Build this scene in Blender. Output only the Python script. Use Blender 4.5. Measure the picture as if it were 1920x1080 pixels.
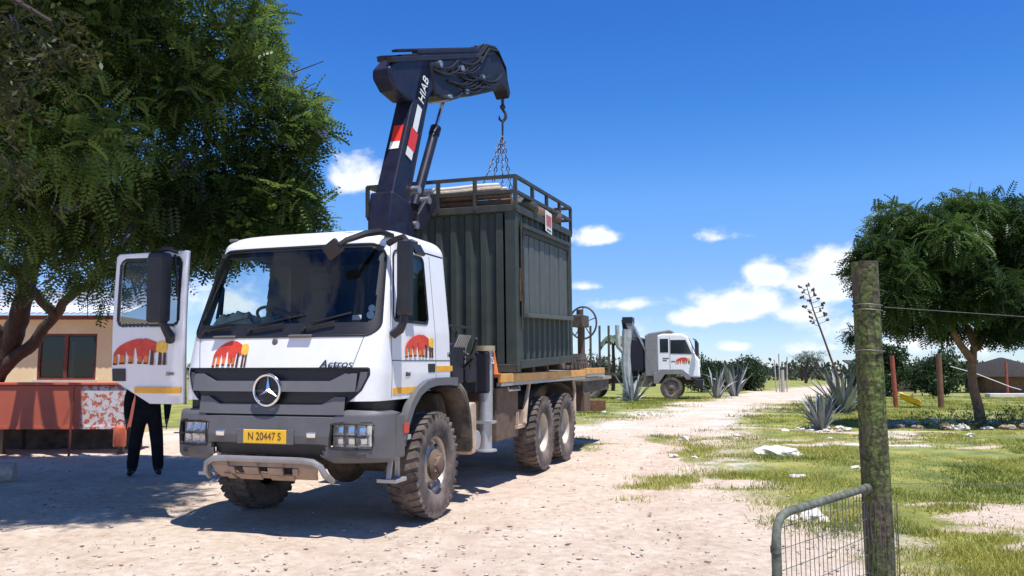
import bpy, bmesh, math, random
import numpy as np
from mathutils import Vector, Matrix, Euler
R = math.radians
PI = math.pi
for o in list(bpy.data.objects): bpy.data.objects.remove(o)
scene = bpy.context.scene
COL = scene.collection
random.seed(7)
RNG = np.random.default_rng(7)

# ------------------------------------------------------------------ camera
cam_data = bpy.data.cameras.new('camera')
cam_data.sensor_width = 36
cam_data.lens = 1560 / 1920 * 36
cam_data.clip_start = 0.05
cam_data.clip_end = 20000
cam = bpy.data.objects.new('camera', cam_data)
cam.location = (0, 0, 1.582)
cam.rotation_euler = (PI / 2 + 0.1031, 0, 0)
COL.objects.link(cam)
scene.camera = cam

# ------------------------------------------------------------------ light
SUN = Vector((.16, -.262, 1.0)).normalized()      # towards the sun
sun_el = math.asin(SUN.z)
sun_az = math.atan2(SUN.x, SUN.y)
sd = bpy.data.lights.new('sun', 'SUN')
sd.energy = 5.0
sd.angle = R(0.55)
sd.color = (1.0, 0.975, 0.935)
so = bpy.data.objects.new('sun', sd)
so.rotation_euler = SUN.to_track_quat('Z', 'Y').to_euler()
COL.objects.link(so)

scene.view_settings.view_transform = 'Standard'
scene.view_settings.look = 'None'
scene.view_settings.exposure = 0.42
scene.view_settings.gamma = 1

# ------------------------------------------------------------------ world: sky and clouds
world = bpy.data.worlds.new('World')
scene.world = world
world.use_nodes = True
def build_world():
    nt = world.node_tree; N = nt.nodes; L = nt.links
    N.clear()
    out = N.new('ShaderNodeOutputWorld')
    bg = N.new('ShaderNodeBackground'); bg.inputs['Strength'].default_value = SKY_STRENGTH
    sky = N.new('ShaderNodeTexSky'); sky.sky_type = 'NISHITA'; sky.sun_disc = False
    sky.sun_elevation = sun_el; sky.sun_rotation = sun_az
    sky.altitude = 600; sky.air_density = 1.0; sky.dust_density = 0.05; sky.ozone_density = 4.0
    hs = N.new('ShaderNodeHueSaturation'); hs.inputs['Hue'].default_value = .509; hs.inputs['Saturation'].default_value = 1.26; hs.inputs['Value'].default_value = 1.46; L.new(sky.outputs[0], hs.inputs['Color'])
    def math_(op, a, b=None, c=None, clamp=False):
        n = N.new('ShaderNodeMath'); n.operation = op; n.use_clamp = clamp
        for i, x in enumerate((a, b, c)):
            if x is None: continue
            if isinstance(x, (int, float)): n.inputs[i].default_value = x
            else: L.new(x, n.inputs[i])
        return n.outputs[0]
    def sstep(x, lo, hi):
        n = N.new('ShaderNodeMapRange'); n.interpolation_type = 'SMOOTHSTEP'
        n.inputs['From Min'].default_value = lo; n.inputs['From Max'].default_value = hi
        L.new(x, n.inputs['Value']); return n.outputs[0]
    tc = N.new('ShaderNodeTexCoord')
    sep = N.new('ShaderNodeSeparateXYZ'); L.new(tc.outputs['Generated'], sep.inputs[0])
    az = math_('ARCTAN2', sep.outputs['X'], sep.outputs['Y'])
    el = math_('ARCSINE', sep.outputs['Z'])
    cmb = N.new('ShaderNodeCombineXYZ'); L.new(az, cmb.inputs[0]); L.new(math_('MULTIPLY', el, 1.5), cmb.inputs[1])
    def noise(scale, detail, rough, dist=0.0, off=0.0):
        n = N.new('ShaderNodeTexNoise'); n.inputs['Scale'].default_value = scale
        n.inputs['Detail'].default_value = detail; n.inputs['Roughness'].default_value = rough
        n.inputs['Distortion'].default_value = dist
        mp = N.new('ShaderNodeMapping'); mp.inputs['Location'].default_value = (off, off * .7, off * .3)
        L.new(cmb.outputs[0], mp.inputs[0]); L.new(mp.outputs[0], n.inputs['Vector'])
        return n.outputs['Fac']
    n1 = noise(16, 8, .58, .2)
    n2 = noise(5.5, 5, .55, .1, 3.1)
    n3 = noise(2.2, 6, .55, .3, 9.4)
    def pix(u, v):
        a = (u - 960) / 1560; b = (540 - v) / 1560; p = .1031
        d = Vector((a, math.cos(p) - b * math.sin(p), math.sin(p) + b * math.cos(p))).normalized()
        return math.atan2(d.x, d.y), math.asin(d.z)
    # cumulus seen in the photograph (direction, angular size, density)
    blobs = [(668, 338, 84, 56, 1.15), (1122, 447, 66, 26, 1.1), (1207, 467, 50, 9, .55), (1347, 447, 50, 17, .5),
             (1560, 525, 130, 92, 1.25), (1440, 520, 62, 42, 1.15), (1395, 575, 110, 62, 1.2), (1325, 598, 115, 30, 1.1),
             (1500, 590, 130, 40, .72), (1600, 615, 150, 50, .62), (1180, 572, 90, 15, .48), (1098, 537, 46, 11, .5),
             (1375, 652, 46, 18, .75), (1790, 640, 190, 46, .9), (1540, 655, 90, 18, .5), (1200, 640, 100, 18, .4), (420, 560, 150, 60, .7)]
    acc = None
    for (u, v, ru, rv, w) in blobs:
        a0, e0 = pix(u, v)
        k = 1 / math.sqrt(1560 ** 2 + (u - 960) ** 2) / math.sqrt(1 + ((u - 960) / 1560) ** 2) * 1.0
        ra, re = ru / 1560 / (1 + ((u - 960) / 1560) ** 2), rv / 1560 / math.sqrt(1 + ((u - 960) / 1560) ** 2)
        dx = math_('MULTIPLY', math_('SUBTRACT', az, a0), 1 / ra)
        dy = math_('MULTIPLY', math_('SUBTRACT', el, e0), 1 / re)
        dyl = math_('MINIMUM', dy, math_('MULTIPLY', dy, 1.7))       # flatter below
        d2 = math_('ADD', math_('MULTIPLY', dx, dx), math_('MULTIPLY', dyl, dyl))
        m = math_('MULTIPLY', math_('SUBTRACT', 1.0, math_('SQRT', d2)), w)
        acc = m if acc is None else math_('MAXIMUM', acc, m)
    acc = math_('MAXIMUM', acc, -1.0)
    turb = math_('ADD', math_('MULTIPLY', math_('SUBTRACT', n1, .5), 2.3), math_('MULTIPLY', math_('SUBTRACT', n2, .5), 1.0))
    shape = math_('ADD', acc, turb)
    dens_a = sstep(shape, .06, .72)
    # the same fair-weather cumulus around the rest of the sky
    outside = sstep(math_('ABSOLUTE', az), .72, .95)
    band = math_('MULTIPLY', sstep(el, .02, .10), sstep(el, 1.05, .5))
    gen = math_('MULTIPLY', sstep(math_('ADD', n3, math_('MULTIPLY', math_('SUBTRACT', n1, .5), .5)), .56, .70), math_('MULTIPLY', band, outside))
    dens = math_('MAXIMUM', dens_a, math_('MULTIPLY', gen, .85), clamp=True)
    # cloud brightness: bright tops, greyer cores
    core = sstep(shape, .5, 1.3)
    cc = N.new('ShaderNodeMix'); cc.data_type = 'RGBA'
    cc.inputs['A'].default_value = (8.6, 8.9, 9.4, 1); cc.inputs['B'].default_value = (7.4, 7.9, 8.9, 1)
    L.new(math_('MULTIPLY', core, n2), cc.inputs['Factor'])
    hz = N.new('ShaderNodeMix'); hz.data_type = 'RGBA'; hz.blend_type = 'MULTIPLY'; hz.inputs['Factor'].default_value = 1
    rp = N.new('ShaderNodeValToRGB'); e = rp.color_ramp.elements      # clear dry air: deeper blue overhead, pale blue low down
    e[0].position = 0.; e[0].color = (.58, .65, .90, 1); e[1].position = 1.; e[1].color = (.56, .80, .98, 1)
    for p_, c_ in ((.065, (.64, .68, .90, 1)), (.11, (.70, .73, .92, 1)), (.206, (.86, .95, 1.0, 1)), (.317, (.58, .85, 1.0, 1)), (.42, (.53, .79, 1.0, 1))):
        x_ = e.new(p_); x_.color = c_
    L.new(el, rp.inputs[0]); L.new(rp.outputs[0], hz.inputs['B']); L.new(hs.outputs[0], hz.inputs['A'])
    mx = N.new('ShaderNodeMix'); mx.data_type = 'RGBA'
    L.new(math_('MULTIPLY', dens, .93), mx.inputs['Factor'])
    L.new(hz.outputs['Result'], mx.inputs['A']); L.new(cc.outputs['Result'], mx.inputs['B'])
    L.new(mx.outputs['Result'], bg.inputs['Color'])
    L.new(bg.outputs[0], out.inputs[0])
SKY_STRENGTH = 0.094
build_world()

# ------------------------------------------------------------------ materials
MATS = {}
def mat(name, col, rough=.6, metal=0., var=.12, scale=6., bump=0., bscale=40., dust=0., dustz=None, spec=.5, coat=0., col2=None, dustcol=(.42, .31, .215)):
    if name in MATS: return MATS[name]
    m = bpy.data.materials.new(name); m.use_nodes = True
    nt = m.node_tree; N = nt.nodes; L = nt.links
    b = N['Principled BSDF']
    b.inputs['Roughness'].default_value = rough; b.inputs['Metallic'].default_value = metal
    b.inputs['Specular IOR Level'].default_value = spec
    if coat: b.inputs['Coat Weight'].default_value = coat; b.inputs['Coat Roughness'].default_value = .08
    tc = N.new('ShaderNodeTexCoord')
    n = N.new('ShaderNodeTexNoise'); n.inputs['Scale'].default_value = scale; n.inputs['Detail'].default_value = 6; n.inputs['Roughness'].default_value = .65
    L.new(tc.outputs['Object'], n.inputs['Vector'])
    mx = N.new('ShaderNodeMix'); mx.data_type = 'RGBA'
    a = tuple(max(0, c * (1 - var)) for c in col); c2 = col2 or tuple(min(1, c * (1 + var)) for c in col)
    mx.inputs['A'].default_value = (*a, 1); mx.inputs['B'].default_value = (*c2, 1)
    mr = N.new('ShaderNodeMapRange'); mr.inputs['From Min'].default_value = .3; mr.inputs['From Max'].default_value = .7
    L.new(n.outputs['Fac'], mr.inputs['Value']); L.new(mr.outputs[0], mx.inputs['Factor'])
    last = mx.outputs['Result']
    if dust > 0:
        n2 = N.new('ShaderNodeTexNoise'); n2.inputs['Scale'].default_value = 3.5; n2.inputs['Detail'].default_value = 8; n2.inputs['Roughness'].default_value = .7
        L.new(tc.outputs['Object'], n2.inputs['Vector'])
        r2 = N.new('ShaderNodeMapRange'); r2.inputs['From Min'].default_value = .35; r2.inputs['From Max'].default_value = .72; r2.inputs['To Max'].default_value = dust
        L.new(n2.outputs['Fac'], r2.inputs['Value']); fac = r2.outputs[0]
        if dustz:
            sp = N.new('ShaderNodeSeparateXYZ'); L.new(tc.outputs['Object'], sp.inputs[0])
            r3 = N.new('ShaderNodeMapRange'); r3.inputs['From Min'].default_value = dustz[1]; r3.inputs['From Max'].default_value = dustz[0]
            L.new(sp.outputs['Z'], r3.inputs['Value'])
            mm = N.new('ShaderNodeMath'); mm.operation = 'MULTIPLY'; L.new(fac, mm.inputs[0]); L.new(r3.outputs[0], mm.inputs[1]); fac = mm.outputs[0]
        m2 = N.new('ShaderNodeMix'); m2.data_type = 'RGBA'; m2.inputs['B'].default_value = (*dustcol, 1)
        L.new(fac, m2.inputs['Factor']); L.new(last, m2.inputs['A']); last = m2.outputs['Result']
    L.new(last, b.inputs['Base Color'])
    if bump:
        n3 = N.new('ShaderNodeTexNoise'); n3.inputs['Scale'].default_value = bscale; n3.inputs['Detail'].default_value = 5
        L.new(tc.outputs['Object'], n3.inputs['Vector'])
        bp = N.new('ShaderNodeBump'); bp.inputs['Strength'].default_value = bump; bp.inputs['Distance'].default_value = .02
        L.new(n3.outputs['Fac'], bp.inputs['Height']); L.new(bp.outputs[0], b.inputs['Normal'])
    MATS[name] = m
    return m
def glass_mat(name, tint=(.75, .85, .86), refl_rough=.01, base=.06):
    m = bpy.data.materials.new(name); m.use_nodes = True
    nt = m.node_tree; N = nt.nodes; L = nt.links; N.clear()
    out = N.new('ShaderNodeOutputMaterial'); tr = N.new('ShaderNodeBsdfTransparent'); gl = N.new('ShaderNodeBsdfGlossy')
    tr.inputs[0].default_value = (*tint, 1); gl.inputs['Roughness'].default_value = refl_rough
    fr = N.new('ShaderNodeFresnel'); fr.inputs['IOR'].default_value = 1.5
    ad = N.new('ShaderNodeMath'); ad.operation = 'ADD'; ad.use_clamp = True; L.new(fr.outputs[0], ad.inputs[0]); ad.inputs[1].default_value = base
    mx = N.new('ShaderNodeMixShader'); L.new(ad.outputs[0], mx.inputs[0]); L.new(tr.outputs[0], mx.inputs[1]); L.new(gl.outputs[0], mx.inputs[2])
    L.new(mx.outputs[0], out.inputs[0]); MATS[name] = m
    return m
def leaf_mat(name, c1, c2, trans=.35, rough=.45, c3=None):
    m = bpy.data.materials.new(name); m.use_nodes = True
    nt = m.node_tree; N = nt.nodes; L = nt.links; N.clear()
    out = N.new('ShaderNodeOutputMaterial')
    at = N.new('ShaderNodeAttribute'); at.attribute_name = 'tint'
    rp = N.new('ShaderNodeValToRGB'); e = rp.color_ramp.elements
    e[0].color = (*c1, 1); e[0].position = 0.; e[1].color = (*c2, 1); e[1].position = .92 if c3 else 1.
    if c3: x = e.new(.99); x.color = (*c3, 1)
    L.new(at.outputs['Fac'], rp.inputs[0])
    p = N.new('ShaderNodeBsdfPrincipled'); p.inputs['Roughness'].default_value = rough; p.inputs['Specular IOR Level'].default_value = .35
    t = N.new('ShaderNodeBsdfTranslucent')
    L.new(rp.outputs[0], p.inputs['Base Color']); L.new(rp.outputs[0], t.inputs[0])
    mx = N.new('ShaderNodeMixShader'); mx.inputs[0].default_value = trans
    L.new(p.outputs[0], mx.inputs[1]); L.new(t.outputs[0], mx.inputs[2]); L.new(mx.outputs[0], out.inputs[0])
    MATS[name] = m
    return m

M_WHITE = mat('white_paint', (.79, .79, .80), .28, var=.04, scale=2.5, coat=.25, dust=.30, dustz=(.9, 2.6))
M_ROOFW = M_WHITE
M_GREY = mat('bumper_grey_plastic', (.098, .097, .102), .5, var=.1, dust=.16, dustz=(.5, 1.5))
M_BAR = mat('grille_grey', (.118, .114, .115), .42, var=.06)
M_BLACK = mat('black_plastic', (.009, .0095, .013), .45, var=.2, dust=.03)
M_UNDER = mat('chassis_black', (.02, .018, .016), .75, var=.3, dust=.35)
M_SEAM = mat('seam_black', (.03, .03, .035), .8)
M_GLASS = glass_mat('windscreen_glass', (.70, .80, .80), .004, .0)
M_DOORG = glass_mat('door_glass', (.42, .46, .48), .01, .0)
M_PANE = glass_mat('pane_glass', (.55, .6, .62), .02, .0)
M_LENS = glass_mat('lamp_lens', (.92, .94, .95), .05, .02)
M_CHROME = mat('chrome', (.75, .76, .78), .16, 1., var=.05)
M_REFL = mat('lamp_reflector', (.8, .8, .82), .18, .9, var=.15, scale=20)
M_RUBBER = mat('tyre_rubber', (.035, .031, .029), .9, var=.25, bump=.2, dust=.85, dustcol=(.27, .205, .17))
M_RIM = mat('rim_steel', (.42, .40, .37), .42, .55, var=.2, dust=.55)
M_RIMD = mat('rim_dusty', (.45, .40, .33), .6, .1, var=.25, dust=.7, dustcol=(.5, .42, .33))
M_STEEL = mat('galvanised_steel', (.42, .43, .45), .42, .5, var=.15, dust=.2)
M_SILVER = mat('silver_bar', (.30, .30, .31), .38, .5, var=.15, dust=.2)
M_SKID = mat('skid_plate', (.30, .215, .16), .7, var=.25, dust=.3)
M_ORANGE = mat('orange_reflective_tape', (.82, .36, .02), .4, var=.1, col2=(.9, .45, .03))
M_DECKO = mat('orange_deck_edge', (.68, .30, .035), .55, var=.3, scale=5, dust=.4, dustcol=(.6, .5, .36))
M_DECK = mat('deck_timber', (.36, .31, .25), .8, var=.25, scale=3, dust=.3)
M_DUSTY = mat('dusty_brown_steel', (.10, .066, .044), .8, var=.35, dust=.35, dustcol=(.26, .17, .11))
M_BRACK = mat('dusty_bracket', (.45, .34, .25), .8, var=.3)
M_NAVY = mat('crane_navy_paint', (.005, .0085, .030), .42, var=.25, spec=.3, dust=.05)
M_NAVYD = mat('crane_dark', (.006, .007, .018), .55, var=.3, dust=.02)
M_HOSE = mat('black_hose', (.005, .005, .008), .6)
M_PIN = mat('pin_steel', (.5, .5, .52), .35, .8, var=.15)
M_STICKW = mat('sticker_white', (.78, .78, .76), .5, var=.05)
M_STICKR = mat('sticker_red', (.7, .035, .02), .45, var=.08)
M_GREEN = mat('container_green', (.034, .050, .043), .6, var=.22, scale=3.5, dust=.22, dustcol=(.085, .075, .058), bump=.12, bscale=12)
M_GREENL = mat('shutter_green_grey', (.085, .096, .088), .6, var=.16, scale=3, dust=.2, dustcol=(.16, .15, .13))
M_GREEND = mat('container_dark_frame', (.022, .030, .028), .6, var=.25, dust=.12)
M_RUST = mat('rust', (.16, .07, .035), .85, var=.4)
M_WOOD = mat('weathered_pole', (.42, .34, .27), .8, var=.3, scale=14)
M_WOODD = mat('dark_pole', (.13, .085, .06), .85, var=.35, scale=14)
M_PIPE = mat('pale_pipe', (.68, .66, .62), .5, var=.1)
M_LOGOR = mat('logo_red', (.62, .05, .025), .5, var=.25, scale=9)
M_LOGOO = mat('logo_orange', (.70, .17, .03), .5, var=.3, scale=9)
M_LOGOD = mat('logo_brown', (.085, .03, .02), .6, var=.3)
M_LOGOY = mat('logo_yellow', (.85, .50, .06), .5, var=.2, scale=16)
M_TXT = mat('lettering_black', (.02, .02, .024), .4)
M_PLATE = mat('plate_yellow', (.88, .50, .02), .45, var=.05)
M_DASH = mat('dashboard', (.028, .03, .034), .7)
M_SEAT = mat('seat_fabric', (.06, .062, .075), .9, var=.4, scale=60)
M_CLOTH = mat('dash_cloth', (.62, .58, .40), .9, var=.2, bump=.4, bscale=14)
M_TEAL = mat('teal_cloth', (.03, .22, .22), .8)
M_CHAIN = mat('chain_steel', (.07, .065, .075), .5, .6, var=.3)

# ------------------------------------------------------------------ mesh builder
def rotz(a): return Matrix.Rotation(a, 3, 'Z')
class MB:
    def __init__(s): s.v = []; s.f = []
    def add(s, vs, fs):
        k = len(s.v); s.v += [tuple(p) for p in vs]; s.f += [tuple(i + k for i in f) for f in fs]; return s
    def box(s, c, d, rot=None):
        c = Vector(c); h = [x / 2 for x in d]; vs = []
        for i in (-1, 1):
            for j in (-1, 1):
                for k in (-1, 1):
                    p = Vector((i * h[0], j * h[1], k * h[2]))
                    if rot is not None: p = rot @ p
                    vs.append(c + p)
        return s.add(vs, [(0, 1, 3, 2), (4, 6, 7, 5), (0, 4, 5, 1), (2, 3, 7, 6), (0, 2, 6, 4), (1, 5, 7, 3)])
    def bb(s, x0, x1, y0, y1, z0, z1): return s.box(((x0 + x1) / 2, (y0 + y1) / 2, (z0 + z1) / 2), (abs(x1 - x0), abs(y1 - y0), abs(z1 - z0)))
    def tube(s, path, r, n=8, cap=True, up=None, flat=1.):
        P = [Vector(p) for p in path]; m = len(P)
        rr = r if isinstance(r, (list, tuple)) else [r] * m
        vs = []; ref = None
        for i in range(m):
            t = (P[min(i + 1, m - 1)] - P[max(i - 1, 0)]).normalized()
            if ref is None:
                ref = Vector(up) if up else (Vector((0, 0, 1)) if abs(t.z) < .9 else Vector((1, 0, 0)))
            a = t.cross(ref)
            if a.length < 1e-5: a = t.cross(Vector((0, 1, 0.01)))
            a.normalize(); b = a.cross(t).normalized(); ref = b
            for k in range(n):
                q = 2 * PI * k / n
                vs.append(P[i] + a * (math.cos(q) * rr[i]) + b * (math.sin(q) * rr[i] * flat))
        fs = [(i * n + k, i * n + (k + 1) % n, (i + 1) * n + (k + 1) % n, (i + 1) * n + k) for i in range(m - 1) for k in range(n)]
        if cap: fs += [tuple(range(n - 1, -1, -1)), tuple((m - 1) * n + k for k in range(n))]
        return s.add(vs, fs)
    def cyl(s, a, b, r, n=12, r2=None): return s.tube([a, b], [r, r if r2 is None else r2], n)
    def bar(s, a, b, w, h, up=(0, 0, 1)):
        a = Vector(a); b = Vector(b); t = (b - a).normalized(); u = Vector(up); x = t.cross(u)
        if x.length < 1e-4: x = t.cross(Vector((1, 0, 0)))
        x.normalize(); u = x.cross(t).normalized(); vs = []
        for p in (a, b):
            for i, j in ((-1, -1), (1, -1), (1, 1), (-1, 1)): vs.append(p + x * (i * w / 2) + u * (j * h / 2))
        return s.add(vs, [(0, 3, 2, 1), (4, 5, 6, 7), (0, 1, 5, 4), (1, 2, 6, 5), (2, 3, 7, 6), (3, 0, 4, 7)])
    def lathe(s, prof, n=32, org=(0, 0, 0), axis='Y'):
        vs = []; m = len(prof); o = Vector(org)
        for k in range(n):
            q = 2 * PI * k / n
            for (r, h) in prof:
                if axis == 'Y': p = Vector((r * math.cos(q), h, r * math.sin(q)))
                elif axis == 'X': p = Vector((h, r * math.cos(q), r * math.sin(q)))
                else: p = Vector((r * math.cos(q), r * math.sin(q), h))
                vs.append(o + p)
        fs = [(k * m + i, k * m + i + 1, ((k + 1) % n) * m + i + 1, ((k + 1) % n) * m + i) for k in range(n) for i in range(m - 1)]
        return s.add(vs, fs)
    def prism(s, poly, d0, d1, fn):
        """poly in (a,b); fn(a,b,d)->xyz"""
        n = len(poly); vs = [fn(a, b, d0) for a, b in poly] + [fn(a, b, d1) for a, b in poly]
        fs = [tuple(range(n - 1, -1, -1)), tuple(range(n, 2 * n))] + [(i, (i + 1) % n, n + (i + 1) % n, n + i) for i in range(n)]
        return s.add(vs, fs)
    def strip(s, A, B):
        n = len(A); return s.add(list(A) + list(B), [(i, i + 1, n + i + 1, n + i) for i in range(n - 1)])
    def sphere(s, c, r, n=12, m=8, sc=(1, 1, 1)):
        c = Vector(c); prof = []
        vs = [c + Vector((0, 0, -r * sc[2]))]
        for i in range(1, m):
            th = -PI / 2 + PI * i / m
            for k in range(n):
                q = 2 * PI * k / n; vs.append(c + Vector((r * sc[0] * math.cos(th) * math.cos(q), r * sc[1] * math.cos(th) * math.sin(q), r * sc[2] * math.sin(th))))
        vs.append(c + Vector((0, 0, r * sc[2])))
        fs = [(0, 1 + (k + 1) % n, 1 + k) for k in range(n)]
        for i in range(m - 2): fs += [(1 + i * n + k, 1 + i * n + (k + 1) % n, 1 + (i + 1) * n + (k + 1) % n, 1 + (i + 1) * n + k) for k in range(n)]
        t = len(vs) - 1; b = 1 + (m - 2) * n
        fs += [(b + k, b + (k + 1) % n, t) for k in range(n)]
        return s.add(vs, fs)
    def mesh(s, name):
        me = bpy.data.meshes.new(name); me.from_pydata(s.v, [], s.f)
        bm = bmesh.new(); bm.from_mesh(me); bmesh.ops.recalc_face_normals(bm, faces=bm.faces); bm.to_mesh(me); bm.free()
        return me
    def build(s, name, m=None, parent=None, smooth=False, bevel=0., ang=35, seg=2):
        return link_mesh(name, s.mesh(name), m, parent, smooth, bevel, ang, seg)
def link_mesh(name, me, m=None, parent=None, smooth=False, bevel=0., ang=35, seg=2):
    o = bpy.data.objects.new(name, me)
    if m and not me.materials: me.materials.append(m)
    if smooth:
        me.polygons.foreach_set('use_smooth', [True] * len(me.polygons)); me.set_sharp_from_angle(angle=R(ang))
    if bevel:
        b = o.modifiers.new('bevel', 'BEVEL'); b.width = bevel; b.segments = seg; b.limit_method = 'ANGLE'; b.angle_limit = R(40)
    COL.objects.link(o)
    if parent: o.parent = parent
    return o
def tag(o, label=None, cat=None, group=None, kind=None):
    if label: o['label'] = label
    if cat: o['category'] = cat
    if group: o['group'] = group
    if kind: o['kind'] = kind
    return o
def thing(name, label, cat, loc=(0, 0, 0), rz=0, group=None, M=None):
    o = bpy.data.objects.new(name, None); COL.objects.link(o); o.empty_display_size = .2
    if M is not None: o.matrix_world = M
    else: o.location = loc; o.rotation_euler = (0, 0, rz)
    return tag(o, label, cat, group)
def copy_tree(o, parent=None):
    c = o.copy(); COL.objects.link(c)
    if parent: c.parent = parent
    for ch in list(o.children): copy_tree(ch, c)
    return c
def np_mesh(name, V, F, mats=(), tint=None, smooth=False):
    """V (n,3) F (m,k) numpy"""
    me = bpy.data.meshes.new(name); V = np.asarray(V, np.float32); F = np.asarray(F, np.int32); k = F.shape[1]
    me.vertices.add(len(V)); me.vertices.foreach_set('co', V.ravel())
    me.loops.add(F.size); me.loops.foreach_set('vertex_index', F.ravel())
    me.polygons.add(len(F)); me.polygons.foreach_set('loop_start', np.arange(0, F.size, k, dtype=np.int32))
    me.update(calc_edges=True)
    for m in mats: me.materials.append(m)
    if tint is not None:
        a = me.attributes.new('tint', 'FLOAT', 'POINT'); a.data.foreach_set('value', np.asarray(tint, np.float32))
    if smooth: me.polygons.foreach_set('use_smooth', np.ones(len(F), bool))
    return me
def text(name, body, size, m, parent, M, depth=.002, align='CENTER', shear=0., sx=1.):
    c = bpy.data.curves.new(name, 'FONT'); c.body = body; c.size = size; c.extrude = depth; c.align_x = align; c.align_y = 'CENTER'; c.shear = shear
    t = bpy.data.objects.new(name + '_curve', c); COL.objects.link(t)
    dg = bpy.context.evaluated_depsgraph_get(); me = bpy.data.meshes.new_from_object(t.evaluated_get(dg))
    bpy.data.objects.remove(t)
    me.transform(Matrix.Diagonal((sx, 1, 1, 1))); me.transform(M)
    me.materials.clear(); me.materials.append(m)
    o = bpy.data.objects.new(name, me); COL.objects.link(o); o.parent = parent
    return o
def frame(org, ex, ey):
    """matrix whose x,y axes are ex,ey at org"""
    ex = Vector(ex).normalized(); ey = Vector(ey); ez = ex.cross(ey).normalized(); ey = ez.cross(ex)
    return Matrix(((ex.x, ey.x, ez.x, org[0]), (ex.y, ey.y, ez.y, org[1]), (ex.z, ey.z, ez.z, org[2]), (0, 0, 0, 1)))

# ------------------------------------------------------------------ terrain functions
def gz(x, y):
    y = np.asarray(y, float)
    return .0152 * np.where(y < 30, np.maximum(y, -20) - 9.8, 20.2 + 4 * (1 - np.exp(-np.clip(y - 30, 0, 1e5) / 4)))
_P = np.random.default_rng(3).random((256, 256))
def vnoise(x, y):
    xi = np.floor(x).astype(int); yi = np.floor(y).astype(int); fx = x - xi; fy = y - yi
    fx = fx * fx * (3 - 2 * fx); fy = fy * fy * (3 - 2 * fy)
    g = lambda a, b: _P[a % 256, b % 256]
    return (g(xi, yi) * (1 - fx) + g(xi + 1, yi) * fx) * (1 - fy) + (g(xi, yi + 1) * (1 - fx) + g(xi + 1, yi + 1) * fx) * fy
def fbm(x, y, o=4):
    s = 0; a = .5
    for i in range(o): s = s + a * vnoise(x * 2 ** i + 17 * i, y * 2 ** i + 31 * i); a *= .5
    return s / (1 - .5 ** o)
def ss(x, a, b):
    t = np.clip((x - a) / (b - a), 0, 1); return t * t * (3 - 2 * t)
PATH = [(0.2, 6.), (0.6, 9.5), (1.3, 14), (2.9, 19), (5.0, 25), (8.6, 33), (17, 52), (24, 66), (40, 95)]
PW = [2.6, 1.8, 1.3, 1.15, 1.1, 1.3, 1.7, 2.0, 3]
def path_dist(x, y):
    best = np.full(np.shape(x), 1e9)
    for i in range(len(PATH) - 1):
        a = np.array(PATH[i]); b = np.array(PATH[i + 1]); d = b - a
        t = np.clip(((x - a[0]) * d[0] + (y - a[1]) * d[1]) / (d @ d), 0, 1)
        w = PW[i] * (1 - t) + PW[i + 1] * t
        best = np.minimum(best, np.hypot(x - a[0] - t * d[0], y - a[1] - t * d[1]) - w)
    return best
def ruts(x, y):
    """wheel tracks: two bands along the track and two behind the truck's wheels in the yard"""
    best = np.full(np.shape(x), 1e9)
    for i in range(len(PATH) - 1):
        a = np.array(PATH[i]); b = np.array(PATH[i + 1]); d = b - a
        t = np.clip(((x - a[0]) * d[0] + (y - a[1]) * d[1]) / (d @ d), 0, 1); best = np.minimum(best, np.hypot(x - a[0] - t * d[0], y - a[1] - t * d[1]))
    r1 = np.exp(-((best - .92) / .24) ** 2)
    wob = .35 * (fbm(x * .25 + 3, y * .25, 2) - .5); lat = .948 * (x + 2.0) - .317 * (y - 9.81) + wob; fwd = -.317 * (x + 2.0) - .948 * (y - 9.81)
    r2 = np.exp(-((np.abs(lat) - 1.06) / .17) ** 2) * ss(fwd, -9, -7) 
    lat3 = .78 * (x - .9) - .62 * (y - 7.2) + wob * 2; r3 = np.exp(-((np.abs(lat3) - .85) / .15) ** 2) * ss(12 - y, 0, 3)
    return np.clip(r1 + .8 * r2 + .7 * r3, 0, 1) * (.35 + .9 * ss(fbm(x * .7 + 11, y * .7 + 2, 3), .35, .6)) * ss(80 - y, 0, 30)
def grass_field(x, y):
    x = np.asarray(x, float); y = np.asarray(y, float)
    n = fbm(x * .55, y * .55, 4); n2 = fbm(x * 2.3 + 50, y * 2.3, 3)
    pd = path_dist(x, y) + (n - .5) * 2.6 + (n2 - .5) * .9
    g = ss(pd, -.7, 2.2)
    # yard left of the track and around the truck is bare
    left = ss((1.5 + .12 * (y - 10)) - x, 0, 1.5) * ss(24 - y + (n - .5) * 6, 0, 4)
    g = g * (1 - left)
    # trodden ground in the foreground
    fore = ss(9.0 + (n - .5) * 3.4 + np.maximum(0, 2.4 - x) * 1.0 - y - np.maximum(0, x - 2.5) * 4.0, -.4, .8)
    g = g * (1 - fore)
    # bare stony openings in the sward
    bare = ss(fbm(x * .33 + 9, y * .75 + 4, 4), .60, .70)
    g = g * (1 - .9 * bare * ss(30 - y, 0, 10))
    # thin tufts creeping on to the track
    tuft = ss(fbm(x * .9 + 70, y * .9 + 3, 4), .50, .68) * ss(y, 9.2, 11.) * ss(x, .3, 1.8) * ss(24 - y, 0, 6)
    return np.clip(np.maximum(g, tuft * .75), 0, 1)
def rock_field(x, y):
    n = fbm(x * .45 + 120, y * 1.1 + 40, 4); return ss(n, .61, .70) * (.35 + .65 * ss(path_dist(x, y), -.3, .8))
def G(x, y): return float(gz(x, y))

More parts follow.
